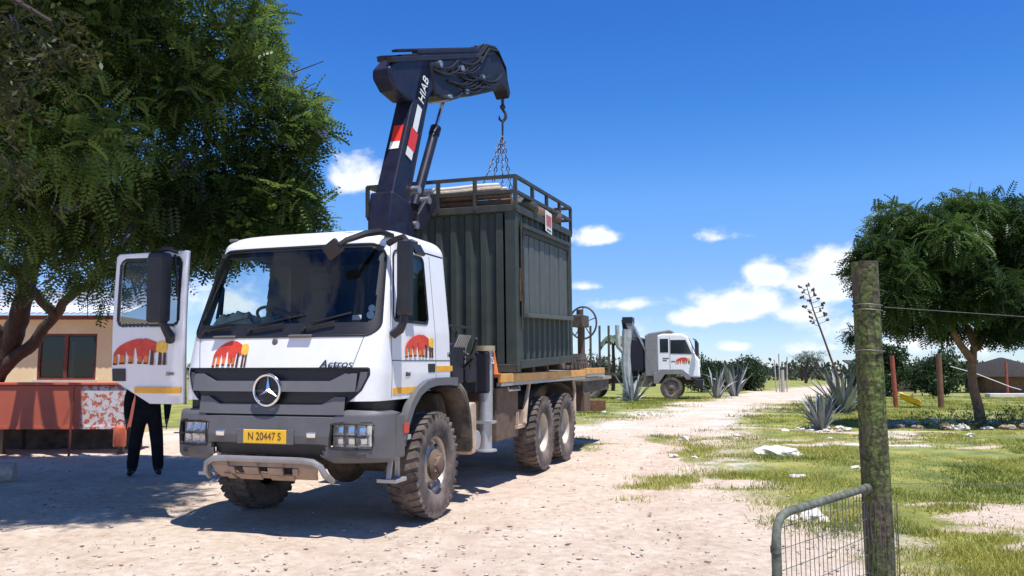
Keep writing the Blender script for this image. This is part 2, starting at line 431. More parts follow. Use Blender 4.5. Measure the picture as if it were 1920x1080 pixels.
# ------------------------------------------------------------------ ground
def axis_grid(d0, d1, step, lo, hi, ratio=1.22):
    a = list(np.arange(d0, d1 + 1e-6, step)); s = step; x = a[-1]
    while x < hi: s *= ratio; x += s; a.append(x)
    s = step; x = a[0]; pre = []
    while x > lo: s *= ratio; x -= s; pre.append(x)
    return np.array(pre[::-1] + a)
def ground_material():
    m = bpy.data.materials.new('sandy_ground'); m.use_nodes = True
    nt = m.node_tree; N = nt.nodes; L = nt.links; b = N['Principled BSDF']; b.inputs['Roughness'].default_value = .92; b.inputs['Specular IOR Level'].default_value = .15
    tc = N.new('ShaderNodeTexCoord')
    def noise(sc, det=6, ro=.6):
        n = N.new('ShaderNodeTexNoise'); n.inputs['Scale'].default_value = sc; n.inputs['Detail'].default_value = det; n.inputs['Roughness'].default_value = ro
        L.new(tc.outputs['Object'], n.inputs['Vector']); return n.outputs['Fac']
    def ramp(f, stops):
        r = N.new('ShaderNodeValToRGB'); e = r.color_ramp.elements
        e[0].position = stops[0][0]; e[0].color = (*stops[0][1], 1); e[1].position = stops[-1][0]; e[1].color = (*stops[-1][1], 1)
        for p, c in stops[1:-1]: x = e.new(p); x.color = (*c, 1)
        L.new(f, r.inputs[0]); return r.outputs[0]
    def mix(f, a, c):
        x = N.new('ShaderNodeMix'); x.data_type = 'RGBA'; L.new(f, x.inputs['Factor']); L.new(a, x.inputs['A']); L.new(c, x.inputs['B']); return x.outputs['Result']
    def attr(n):
        a = N.new('ShaderNodeAttribute'); a.attribute_name = n; return a.outputs['Fac']
    def mr(f, a, c, d=0., e=1.):
        x = N.new('ShaderNodeMapRange'); x.interpolation_type = 'SMOOTHSTEP'; x.inputs['From Min'].default_value = a; x.inputs['From Max'].default_value = c; x.inputs['To Min'].default_value = d; x.inputs['To Max'].default_value = e
        L.new(f, x.inputs['Value']); return x.outputs[0]
    sand = ramp(noise(.9, 9, .7), [(.3, (.42, .295, .21)), (.44, (.52, .40, .30)), (.56, (.60, .485, .38)), (.68, (.69, .60, .50))])
    fine = ramp(noise(9, 6, .7), [(.30, (.28, .195, .14)), (.47, (.55, .43, .325)), (.68, (.74, .65, .55))])
    x = N.new('ShaderNodeMix'); x.data_type = 'RGBA'; x.inputs['Factor'].default_value = .5; L.new(sand, x.inputs['A']); L.new(fine, x.inputs['B']); base = x.outputs['Result']
    grit = mr(noise(38, 4, .7), .62, .70, 0, .55)
    dk = N.new('ShaderNodeRGB'); dk.outputs[0].default_value = (.23, .17, .13, 1)
    base = mix(grit, base, dk.outputs[0])
    rt_ = ramp(noise(3, 6, .6), [(.35, (.47, .345, .255)), (.65, (.62, .50, .40))])
    base = mix(mr(attr('rut'), .15, .9, 0, .8), base, rt_)
    wh = ramp(noise(5, 6, .6), [(.35, (.60, .55, .48)), (.6, (.74, .71, .66))])
    base = mix(attr('rock'), base, wh)
    g = ramp(noise(1.3, 6, .6), [(.34, (.085, .125, .018)), (.48, (.17, .20, .026)), (.60, (.27, .265, .04)), (.72, (.39, .34, .09))])
    gf = attr('grass'); mm = N.new('ShaderNodeMath'); mm.operation = 'MULTIPLY_ADD'; L.new(noise(14, 5, .7), mm.inputs[0]); mm.inputs[1].default_value = 1.1
    sb = N.new('ShaderNodeMath'); sb.operation = 'ADD'; L.new(gf, mm.inputs[2]); L.new(mm.outputs[0], sb.inputs[0]); sb.inputs[1].default_value = -.55
    gm = mr(sb.outputs[0], .26, .86, 0, .9)
    L.new(mix(gm, base, g), b.inputs['Base Color'])
    bp = N.new('ShaderNodeBump'); bp.inputs['Strength'].default_value = .8; bp.inputs['Distance'].default_value = .04
    L.new(noise(22, 8, .75), bp.inputs['Height']); L.new(bp.outputs[0], b.inputs['Normal'])
    MATS['ground'] = m; return m
def make_ground():
    xs = axis_grid(-16, 27, .15, -5000, 5000); ys = axis_grid(3, 44, .15, -400, 7000)
    X, Y = np.meshgrid(xs, ys); Z = gz(X, Y)
    near = ss(60 - np.hypot(X, Y - 10), 0, 25)
    Z = Z + near * ((fbm(X * 1.3, Y * 1.3, 3) - .5) * .05 + (fbm(X * 4, Y * 4, 2) - .5) * .03)
    gr = grass_field(X, Y); rk = rock_field(X, Y) * (.35 + .65 * ss(X, 1., 5.)) * ss(Y, 10, 14)
    fr = ss(np.hypot(X, Y), 60, 140); gr = gr * (1 - fr) + .9 * fr; rk = rk * (1 - fr)
    Z = Z + rk * .03
    n, k = X.shape; idx = np.arange(n * k).reshape(n, k)
    F = np.stack([idx[:-1, :-1], idx[:-1, 1:], idx[1:, 1:], idx[1:, :-1]], -1).reshape(-1, 4)
    me = np_mesh('ground', np.stack([X, Y, Z], -1).reshape(-1, 3), F, [ground_material()], smooth=True)
    ru = ruts(X, Y); Z = Z - .022 * ru
    me.vertices.foreach_set('co', np.stack([X, Y, Z], -1).reshape(-1, 3).astype(np.float32).ravel())
    for nm, A in (('grass', gr * (1 - .5 * ru)), ('rock', rk), ('rut', ru)):
        a = me.attributes.new(nm, 'FLOAT', 'POINT'); a.data.foreach_set('value', A.ravel().astype(np.float32))
    o = bpy.data.objects.new('ground', me); COL.objects.link(o); tag(o, kind='structure')
make_ground()
def make_hills():
    m = mat('hill_scrub', (.05, .065, .045), .95, var=.35, scale=.01)
    xs = np.linspace(-3500, 4500, 200); V = []; F = []
    for j, (y, k) in enumerate(((1300, 0), (1700, .75), (2100, 1), (2600, .0))):
        h = (6 + 26 * fbm(xs * .0011 + 5, xs * 0 + 2.3, 4) ** 1.4 + 3 * fbm(xs * .02, xs * 0, 3)) * k
        V += list(np.stack([xs, np.full_like(xs, y) + 60 * fbm(xs * .003, xs * 0 + j, 2), h - 1], -1))
    n = len(xs)
    for j in range(3): F += [(j * n + i, j * n + i + 1, (j + 1) * n + i + 1, (j + 1) * n + i) for i in range(n - 1)]
    o = link_mesh('hills', np_mesh('hills', np.array(V), np.array(F), [m], smooth=True)); tag(o, kind='structure')
make_hills()

# ------------------------------------------------------------------ the crane truck
yaw, tp = .3231, .016
s_, c_ = math.sin(yaw), math.cos(yaw)
Fv = Vector((-s_ * math.cos(tp), -c_ * math.cos(tp), -math.sin(tp))); Lv = Vector((c_, -s_, 0)); Uv = Fv.cross(Lv)
TO = Vector((-2.0, 9.812, 0))
TM = Matrix(((Fv.x, Lv.x, Uv.x, TO.x), (Fv.y, Lv.y, Uv.y, TO.y), (Fv.z, Lv.z, Uv.z, TO.z), (0, 0, 0, 1)))
truck = thing('crane_truck', 'big white crane truck with open door parked in front, dusty tyres', 'truck', M=TM)
def lerp(z, tab):
    for (a, x), (b, y) in zip(tab, tab[1:]):
        if z <= b: return x + (y - x) * max(0, (z - a)) / (b - a)
    return tab[-1][1]
XF = [(1.10, 1.385), (1.34, 1.395), (1.66, 1.375), (2.0, 1.30), (2.95, .955), (3.0, .93)]
WW = [(1.10, 1.15), (1.6, 1.165), (2.05, 1.15), (2.95, 1.065), (3.02, 1.06)]
XR = -.62
ZR, HR = 2.97, .19
def cab_half(z, inset=0.):
    """left half outline of the cab at height z from front centre to rear centre (front fraction, side fraction)"""
    q = 0
    if z > ZR:
        q = min(1, (z - ZR) / HR); ins = 1 - math.sqrt(max(0, 1 - q * q))
        xf = lerp(ZR, XF) - .42 * ins; w = lerp(ZR, WW) - .20 * ins; xr = XR + .12 * ins
    else: xf = lerp(z, XF); w = lerp(z, WW); xr = XR
    xf -= inset; w -= inset
    n = 4.0; d = .36; t = np.linspace(0, PI / 2, 160)
    yy = w * np.sin(t) ** (2 / n); xx = xf - d * (1 - np.cos(t) ** (2 / n))
    L_ = np.r_[0, np.cumsum(np.hypot(np.diff(xx), np.diff(yy)))]; u = np.linspace(0, L_[-1], 96)
    fx = np.interp(u, L_, xx); fy = np.interp(u, L_, yy)
    rc = .10
    sx = np.linspace(xf - d, xr + rc, 76)[1:]; sy = np.full_like(sx, w)
    a = np.linspace(0, PI / 2, 6)[1:]
    cx = xr + rc - rc * np.sin(a); cy = w - rc + rc * np.cos(a)
    rx = np.full(7, xr); ry = np.linspace(w - rc, 0, 8)[1:]
    return np.r_[fx, sx, cx, rx], np.r_[fy, sy, cy, ry], w
NF, NS = 96, 75
def rrect(a, b, a0, a1, b0, b1, r):
    """signed distance to rounded rectangle"""
    ca, cb = (a0 + a1) / 2, (b0 + b1) / 2; ha, hb = (a1 - a0) / 2, (b1 - b0) / 2
    dx = abs(a - ca) - ha + r; dy = abs(b - cb) - hb + r
    return math.hypot(max(dx, 0), max(dy, 0)) + min(max(dx, dy), 0) - r
def grille_half(z):
    return lerp(z, [(1.10, .78), (1.16, .81), (1.33, .865), (1.38, .93), (1.45, 1.0), (1.60, 1.065), (1.66, 1.06)])
def arch_z(x): return 1.335 if x > .52 else 1.535 - (max(0, x + .02) / .75) ** 2 * .42
def cab_class(x, y, z, seg, w):
    ay = abs(y) / w * 1.13; left = y > 0
    if seg == 'front':
        if z < 1.655 and abs(y) < grille_half(z): return 'grille'
        if z < 1.335: return None
        half = 1.095 - .02 * (z - 2.0)
        sdg = rrect(ay, z, -half + .055, half - .055, 2.115, 2.915, .10)
        if sdg < 0: return 'glass'
        if rrect(ay, z, -half, half, 1.985, 2.955, .15) < 0: return 'black'
        return 'white'
    if seg == 'side':
        if z < arch_z(x): return None
        xa = .92 - (z - 2.12) * .17
        if not left:
            if rrect(x, z, -.12, xa + .13, 1.36, 2.93, .12) < 0: return None
            return 'white'
        sdw = rrect(x + (z - 2.12) * .17 * (x > .5), z, .045, .92, 2.14, 2.90, .075)
        if sdw < -.028: return 'glass'
        if sdw < 0: return 'black'
        sdd = rrect(x, z, -.12, xa + .14, 1.28, 2.945, .08)
        if abs(z - 2.965) < .018: return 'black'
        return 'white'
    return 'white'
def make_cab():
    zs = np.r_[np.arange(1.10, 2.97, .0148), ZR + HR * np.sin(np.linspace(0, PI / 2, 14))]
    parts = {k: ([], [], {}) for k in ('white', 'glass_f', 'glass_s', 'black', 'grille')}
    rings = []
    for z in zs:
        x, y, w = cab_half(z); X = np.r_[x[:0:-1], x]; Y = np.r_[-y[:0:-1], y]
        rings.append((X, Y, w))
    n = len(rings[0][0]); mid = (n - 1) // 2
    inset = {'glass_f': .006, 'glass_s': .006, 'black': .001, 'seam': .008, 'grille': .03}
    def vert(k, i, j):
        vs, fs, ix = parts[k]
        if (i, j) not in ix:
            X, Y, w = rings[i]; p = Vector((X[j], Y[j], zs[i]))
            d = inset.get(k, 0)
            if d:
                a = Vector((X[min(j + 1, n - 1)] - X[max(j - 1, 0)], Y[min(j + 1, n - 1)] - Y[max(j - 1, 0)], 0)); nr = Vector((a.y, -a.x, 0))
                if nr.length > 1e-6: p -= nr.normalized() * d
            ix[(i, j)] = len(vs); vs.append(p)
        return ix[(i, j)]
    for i in range(len(zs) - 1):
        zc = (zs[i] + zs[i + 1]) / 2; X, Y, w = rings[i]
        for j in range(n - 1):
            h = abs(j + .5 - mid); seg = 'front' if h < NF - 1 else ('side' if h < NF - 1 + NS else 'rear')
            xc = (X[j] + X[j + 1]) / 2; yc = (Y[j] + Y[j + 1]) / 2
            k = cab_class(xc, yc, zc, seg, w) if zc < ZR else 'white'
            if k is None or (seg == 'rear' and zc < 1.45): continue
            if k == 'glass': k = 'glass_f' if seg == 'front' else 'glass_s'
            parts[k][1].append((vert(k, i, j), vert(k, i, j + 1), vert(k, i + 1, j + 1), vert(k, i + 1, j)))
    # roof cap
    k = 'white'; top = [vert(k, len(zs) - 1, j) for j in range(n)]
    vs, fs, ix = parts[k]; prev = top
    for t in (.55, .15):
        cur = []
        for j in range(n):
            p = vs[top[j]]; q = Vector((.1 + (p.x - .1) * t, p.y * t, p.z + .022 * (1 - t))); cur.append(len(vs)); vs.append(q)
        fs += [(prev[j], prev[j + 1], cur[j + 1], cur[j]) for j in range(n - 1)]; prev = cur
    fs.append(tuple(prev))
    names = {'white': ('cab_body', M_WHITE), 'glass_f': ('windscreen', M_GLASS), 'glass_s': ('side_window', M_GLASS), 'black': ('window_surround', M_BLACK), 'grille': ('grille_backing', M_BLACK)}
    res = {}
    for k, (vs, fs, ix) in parts.items():
        me = bpy.data.meshes.new(names[k][0]); me.from_pydata([tuple(v) for v in vs], [], fs)
        bm = bmesh.new(); bm.from_mesh(me); bmesh.ops.recalc_face_normals(bm, faces=bm.faces)
        bm.to_mesh(me); bm.free(); res[k] = link_mesh(names[k][0], me, names[k][1], truck, smooth=True, ang=60)
    return res
cab = make_cab()
for k in ('glass_f', 'glass_s', 'black'): cab[k].parent = cab['white']
cab['white'].parent = truck
def fy(y, z, d=0.):
    """point on the front skin of the cab at lateral y, height z, d outwards"""
    xf = lerp(z, XF); w = lerp(z, WW); t = min(1, abs(y) / w)
    return (xf - .36 * (1 - (1 - t ** 4.0) ** (1 / 4.0)) + d, y, z)
# -- panel gaps as thin dark strips
def gap(pts, r=.0035): MB().tube(pts, r, 5).build('panel_gap', M_SEAM, cab['white'], smooth=True)
for sgn in (-1, 1): gap([fy(sgn * (.985 - .085 * (1.985 - z) / .33), z, .001) for z in np.linspace(1.985, 1.66, 12)])
sy = lambda z: lerp(z, WW) + .0008
gap([(.985 - (z - 2.12) * .17 * (z > 2.12), sy(z), z) for z in np.linspace(1.36, 2.93, 20)], .003)
gap([(-.12, sy(z), z) for z in np.linspace(1.54, 2.93, 16)], .003)
gap([(x, sy(1.735), 1.735) for x in np.linspace(.98, -.58, 10)], .004)
# -- rubber trims following the window and grille outlines
def rr_path(a0, a1, b0, b1, r, n=9):
    P = []
    for (ca, cb, q0) in ((a1 - r, b1 - r, 0), (a0 + r, b1 - r, PI / 2), (a0 + r, b0 + r, PI), (a1 - r, b0 + r, 1.5 * PI)):
        P += [(ca + r * math.cos(q0 + PI / 2 * k / n), cb + r * math.sin(q0 + PI / 2 * k / n)) for k in range(n + 1)]
    Q = []
    for p, q in zip(P, P[1:] + P[:1]):
        m = max(1, int(math.hypot(q[0] - p[0], q[1] - p[1]) / .05)); Q += [(p[0] + (q[0] - p[0]) * k / m, p[1] + (q[1] - p[1]) * k / m) for k in range(m)]
    return Q + [Q[0]]
pts = [fy(a * lerp(z, WW) / 1.13 * (1.095 - .02 * (z - 2)) / 1.095, z, -.002) for a, z in rr_path(-1.095, 1.095, 1.985, 2.955, .15)]
MB().tube(pts, .014, 6).build('windscreen_rubber', M_BLACK, cab['white'], smooth=True)
pts = [(x - (z - 2.12) * .17 * (x > .5), lerp(z, WW) - .001, z) for x, z in rr_path(.045, .92, 2.14, 2.90, .075)]
MB().tube(pts, .011, 6).build('window_rubber', M_BLACK, cab['white'], smooth=True)
for sgn in (-1, 1): MB().tube([fy(sgn * grille_half(z), z, -.006) for z in np.linspace(1.335, 1.655, 18)] + [fy(sgn * g_, 1.66, -.006) for g_ in np.linspace(1.05, .0, 20)], .012, 6).build('grille_edge', M_BLACK, truck, smooth=True)
# -- cab interior
mb = MB(); mb.bb(-.58, -.54, -1.05, 1.05, 1.5, 2.95); mb.build('cab_back_wall', M_DASH, truck)
mb = MB(); mb.bb(-.55, 1.1, -1.08, 1.08, 1.46, 1.5); mb.build('cab_floor', M_DASH, truck)
mb = MB(); mb.bb(.6, .9, -1.0, 1.0, 2.88, 2.93); mb.bb(-.5, .7, -1.0, 1.0, 2.93, 2.95); mb.build('headliner', M_DASH, truck)
mb = MB()
prof = [(1.22, 1.6), (1.2, 2.07), (1.05, 2.13), (.75, 2.12), (.62, 2.02), (.6, 1.6)]
mb.prism(prof, -1.02, 1.02, lambda a, b, d: (a - .14 * (abs(d) / 1.02) ** 4, d, b)); mb.build('dashboard', M_DASH, truck, bevel=.03)
mb = MB(); mb.prism([(.84, 2.12), (.78, 2.21), (.62, 2.2), (.56, 2.1)], -.82, -.28, lambda a, b, d: (a, d, b)); mb.build('instrument_hood', M_DASH, truck, bevel=.04)
sw = MB()
cen = Vector((.52, -.52, 2.22)); ax = Vector((-.52, 0, .85)).normalized(); e1 = Vector((0, 1, 0)); e2 = ax.cross(e1)
ring = [cen + (e1 * math.cos(a) + e2 * math.sin(a)) * .23 for a in np.linspace(0, 2 * PI, 33)]
sw.tube(ring, .018, 8); sw.cyl(cen, cen - ax * .45, .03); sw.cyl(cen - ax * .02, cen + ax * .02, .07, 14)
for a in (0, PI, -PI / 2): sw.cyl(cen, cen + (e1 * math.cos(a) + e2 * math.sin(a)) * .22, .016, 6)
sw.build('steering_wheel', M_BLACK, truck, smooth=True)
for yy in (-.52, .52):
    mb = MB(); mb.bb(-.25, .25, yy - .26, yy + .26, 1.75, 1.92); mb.box((-.33, yy, 2.25), (.14, .48, .75), Matrix.Rotation(-.15, 3, 'Y')); mb.bb(-.44, -.34, yy - .14, yy + .14, 2.62, 2.84)
    mb.build('seat', M_SEAT, truck, bevel=.05)
mb = MB(); mb.tube([(.98, -.98, 2.2), (.93, -.99, 2.36), (.90, -1.0, 2.5), (.86, -1.02, 2.58), (.82, -1.03, 2.55), (.86, -1.02, 2.25)], .018, 8); mb.build('grab_handle', M_BLACK, truck, smooth=True)
def crumpled(name, x0, x1, y0, y1, z, amp, m, seed):
    nx, ny = 14, 26; V = []; r = np.random.default_rng(seed)
    for i in range(nx):
        for j in range(ny):
            a, b = i / (nx - 1), j / (ny - 1); e = min(a, 1 - a, b, 1 - b) * 6
            V.append((x0 + (x1 - x0) * a + r.normal(0, .006), y0 + (y1 - y0) * b + r.normal(0, .006), z + min(1, e) * amp * (.4 + 1.2 * fbm(np.array(a * 4. + seed), np.array(b * 7.), 3)) + .004))
    F = [(i * ny + j, i * ny + j + 1, (i + 1) * ny + j + 1, (i + 1) * ny + j) for i in range(nx - 1) for j in range(ny - 1)]
    me = bpy.data.meshes.new(name); me.from_pydata(V, [], F); return link_mesh(name, me, m, truck, smooth=True, ang=60)
c1 = crumpled('dash_cloth', .84, 1.17, -.90, -.40, 2.125, .11, M_CLOTH, 3); c1['label'] = 'crumpled cream cloth on the dashboard'
crumpled('dash_towel', .86, 1.1, -.42, -.16, 2.13, .07, M_TEAL, 8)
mb = MB(); mb.bb(.02, .50, .985, 1.0, 2.12, 2.92); mb.build('window_curtain', mat('grey_curtain', (.22, .22, .23), .9, var=.5, scale=45), truck)
# white stickers inside the windscreen's lower corner
for (yy, zz, rr) in ((1.0, 2.265, .036), (1.0, 2.195, .04)):
    p = Vector(fy(yy, zz)); mb = MB(); mb.cyl(p + Vector((-.03, -.01, 0)), p + Vector((-.022, -.006, 0)), rr, 18); mb.build('windscreen_disc', M_STICKW, truck)
mb = MB(); mb.box(Vector(fy(.86, 2.17)) + Vector((-.03, 0, 0)), (.006, .12, .05), rotz(-.25)); mb.build('windscreen_sticker', M_STICKW, truck)
# -- grille bars and emblem
def front_prism(poly, off0, off1):
    mb = MB(); n = len(poly)
    V0 = [fy(y, z, off0) for y, z in poly]; V1 = [fy(y, z, off1) for y, z in poly]
    return mb.add(V0 + V1, [tuple(range(n)), tuple(range(2 * n - 1, n - 1, -1))] + [(i, (i + 1) % n, n + (i + 1) % n, n + i) for i in range(n)])
def bar_part(name, yo, yk, y_in, zt_o, zt_i, zb, m):
    """horizontal grille bar with raised outer ends, built as a strip of quads"""
    ys = np.r_[np.linspace(-yo, -yk, 6), np.linspace(-yk + .01, -y_in, 5), np.linspace(-y_in + .01, y_in - .01, 12), np.linspace(y_in, yk - .01, 5), np.linspace(yk, yo, 6)]
    top = []; bot = []; tb = []; bb_ = []
    for y in ys:
        a = abs(y); zt = zt_o if a > yk else (zt_i if a < y_in else zt_i + (zt_o - zt_i) * (a - y_in) / (yk - y_in)); zz = zb + .03 * max(0, a - yk)
        top.append(fy(y, zt, .005)); bot.append(fy(y, zz, .035)); tb.append(fy(y, zt, -.05)); bb_.append(fy(y, zz, -.05))
    mb = MB(); mb.strip(top, bot); mb.strip(tb, top); mb.strip(bot, bb_)
    return mb.build(name, m, truck, smooth=True, ang=25)
bar_part('grille_bar', .96, .84, .68, 1.61, 1.535, 1.43, M_BAR)
bar_part('grille_bar', .85, .74, .60, 1.38, 1.305, 1.205, M_BAR)
mb = MB(); ys = np.linspace(-.79, .79, 30); mb.strip([fy(y, 1.20, -.01) for y in ys], [fy(y, 1.11, .02) for y in ys]); mb.build('grille_lower_lip', M_BLACK, truck)
for sgn in (-1, 1):
    mb = front_prism([(sgn * .985, 1.625), (sgn * 1.05, 1.625), (sgn * 1.03, 1.50), (sgn * .97, 1.42), (sgn * .945, 1.43), (sgn * .965, 1.5)], -.03, -.005); mb.build('side_intake', M_GREY, truck)
ex = lerp(1.445, XF) + .05
mb = MB(); rg = [(ex, .152 * math.cos(a), 1.445 + .152 * math.sin(a)) for a in np.linspace(0, 2 * PI, 49)]; mb.tube(rg, .015, 10); emb = mb.build('star_emblem', M_CHROME, truck, smooth=True)
mb = MB(); mb.cyl((ex - .06, 0, 1.445), (ex - .02, 0, 1.445), .15, 40); mb.build('emblem_backing', M_BLACK, emb)
mb = MB()
for k in range(3):
    a = PI / 2 + k * 2 * PI / 3; d = Vector((0, math.cos(a), math.sin(a))); pz = Vector((0, -d.z, d.y)); c = Vector((ex - .012, 0, 1.445))
    mb.add([c + d * .143, c + pz * .03 - d * .017, c - pz * .03 - d * .017, c + Vector((.03, 0, 0))], [(0, 1, 3), (0, 3, 2), (0, 2, 1)])
mb.build('star', M_CHROME, emb)
mb = MB(); p = Vector(fy(0, 1.93)); mb.sphere(p, .035, 14, 8, (.35, 1, 1.15)); mb.build('bonnet_badge', M_BAR, truck, smooth=True)
# logo on front panel, door and open door
def logo(parent, P, s):
    """P(a,b,d)->point. a 0..1 wide, b 0..1 high: red arched body, dark legs, yellow head"""
    def poly(name, pts, m, d):
        mb = MB(); n = len(pts); mb.add([P(a, b, d) for a, b in pts] + [P(a, b, d - .004) for a, b in pts], [tuple(range(n)), tuple(range(2 * n - 1, n - 1, -1))] + [(i, (i + 1) % n, n + (i + 1) % n, n + i) for i in range(n)]); return mb.build(name, m, parent)
    arc = [(0.0, .30), (.01, .45), (.06, .62), (.13, .74), (.22, .84), (.32, .92), (.43, .98), (.52, .99), (.55, .95), (.58, 1.0), (.68, .94), (.77, .86), (.80, .82)]
    body = arc + [(.80, .50), (.76, .44), (.72, .52), (.66, .58), (.645, .28), (.60, .22), (.52, .20), (.45, .24), (.42, .62), (.385, .64), (.37, .30), (.31, .26), (.27, .36), (.245, .52), (.225, .50), (.215, .30), (.15, .28), (.12, .42), (.07, .40)]
    b = poly('logo_decal', body, M_LOGOR, .008)
    for (x0, x1, y0, y1) in ((.0, .07, .0, .34), (.12, .215, .03, .36), (.285, .365, .05, .34), (.455, .53, .04, .30), (.57, .64, .03, .34), (.685, .745, .0, .52), (.83, .885, .0, .46), (.915, .965, .0, .44)):
        poly('logo_leg', [(x0, y0 + .05), (x0 + .015, y0), (x1, y0), (x1, y1), (x0 + .01, y1 + .03)], M_LOGOD if x0 > .6 else M_LOGOO, .0095).parent = b
        poly('logo_foot', [(x0, y0), (x1, y0), (x1, y0 + .07), (x0, y0 + .07)], M_LOGOD, .0108).parent = b
    poly('logo_head', [(.79, .56), (.83, .46), (.93, .44), (.975, .52), (.985, .78), (.95, .86), (.84, .88), (.80, .80)], M_LOGOY, .0095).parent = b
    return b
logo(truck, lambda a, b, d: fy(-.735 + .44 * a, 1.675 + .275 * b, d), 1)
WS = lambda z: lerp(z, WW)
# truck's left side: image runs front to rear
logo(truck, lambda a, b, d: (.68 - .74 * a, WS(1.77) + d, 1.765 + .255 * b), 1)
text('nameplate', 'Actros', .115, M_TXT, truck, frame(fy(.735, 1.70, .012), (-.06, 1, 0), (-.2, 0, 1)), .004, shear=.25, sx=1.12)
text('model_number', '3344', .06, M_TXT, truck, frame((.62, WS(1.58) + .004, 1.59), (-1, 0, 0), (0, 0, 1)), .003, shear=.1)
text('cab_lettering', 'HK', .085, M_TXT, truck, frame((-.52, WS(1.8) + .004, 1.80), (-1, 0, 0), (0, 0, 1)), .003)
for (x0, x1, z) in ((.96, .24, 1.425), (-.13, -.60, 1.64)):
    mb = MB(); mb.bb(x0, x1, 1.15, WS(z) + .004, z - .032, z + .032); mb.build('reflective_stripe', M_ORANGE, truck)
mb = MB(); mb.bb(-.10, .10, 1.15, 1.17, 1.60, 1.70); dh = mb.build('door_handle', M_BLACK, truck, bevel=.01)
# -- bumper
BX = [(.70, 1.36), (.78, 1.43), (1.0, 1.45), (1.2, 1.42), (1.26, 1.38)]
def by(y, z, d=0.):
    t = min(1, abs(y) / 1.25); return (lerp(z, BX) - .42 * (1 - (1 - t ** 3.6) ** (1 / 3.6)) + d, y, z)
def bump_top(y):
    a = abs(y); return lerp(a, [(0, 1.185), (.74, 1.185), (.86, 1.255), (1.12, 1.245), (1.25, 1.215)])
def make_bumper():
    ny, nz = 120, 40; th = np.linspace(-1, 1, ny); ys = 1.25 * np.sign(th) * (1 - (1 - np.abs(th)) ** 1.6)
    G_ = MB(); K = MB(); gi, ki = {}, {}
    def vv(M, ix, i, j, dd):
        if (i, j) not in ix:
            y = ys[i]; zb = lerp(abs(y), [(0, .80), (.62, .80), (.74, .735), (1.25, .745)]); z = zb + (bump_top(y) - zb) * j / (nz - 1)
            ix[(i, j)] = len(M.v); M.v.append(by(y, z, dd))
        return ix[(i, j)]
    for i in range(ny - 1):
        for j in range(nz - 1):
            y = (ys[i] + ys[i + 1]) / 2; zb = lerp(abs(y), [(0, .80), (.62, .80), (.74, .735), (1.25, .745)]); z = zb + (bump_top(y) - zb) * (j + .5) / (nz - 1); a = abs(y)
            if a > .70 and rrect(a, z, .715, 1.14, .875, 1.125, .04) < 0: continue
            if a < .67 - (z - .8) * -.5 and rrect(a, z, -.1, .62 + (z - .8) * .6, .70, .915, .02) < 0: K.f.append((vv(K, ki, i, j, -.05), vv(K, ki, i + 1, j, -.05), vv(K, ki, i + 1, j + 1, -.05), vv(K, ki, i, j + 1, -.05)))
            else: G_.f.append((vv(G_, gi, i, j, 0), vv(G_, gi, i + 1, j, 0), vv(G_, gi, i + 1, j + 1, 0), vv(G_, gi, i, j + 1, 0)))
    o = G_.build('bumper', M_GREY, truck, smooth=True, ang=50)
    sol = o.modifiers.new('thickness', 'SOLIDIFY'); sol.thickness = .035; sol.offset = -1
    K.build('bumper_intake', M_BLACK, o)
    ys2 = np.linspace(-1.24, 1.24, 50); mb = MB(); mb.strip([by(y, bump_top(y) - .002) for y in ys2], [(lerp(1.2, BX) - .5, y, bump_top(y) - .01) for y in ys2]); mb.build('bumper_top', M_GREY, o, smooth=True)
    for sgn in (-1, 1):
        mb = MB(); mb.bb(.84, 1.06, sgn * 1.20, sgn * 1.25, .76, 1.2); mb.build('bumper_side', M_GREY, o, bevel=.02)
        mb = MB(); mb.bb(.78, .90, sgn * 1.25, sgn * 1.262, 1.0, 1.10); mb.build('side_marker', mat('marker_red', (.5, .05, .03), .4), o)
    return o
bump = make_bumper()
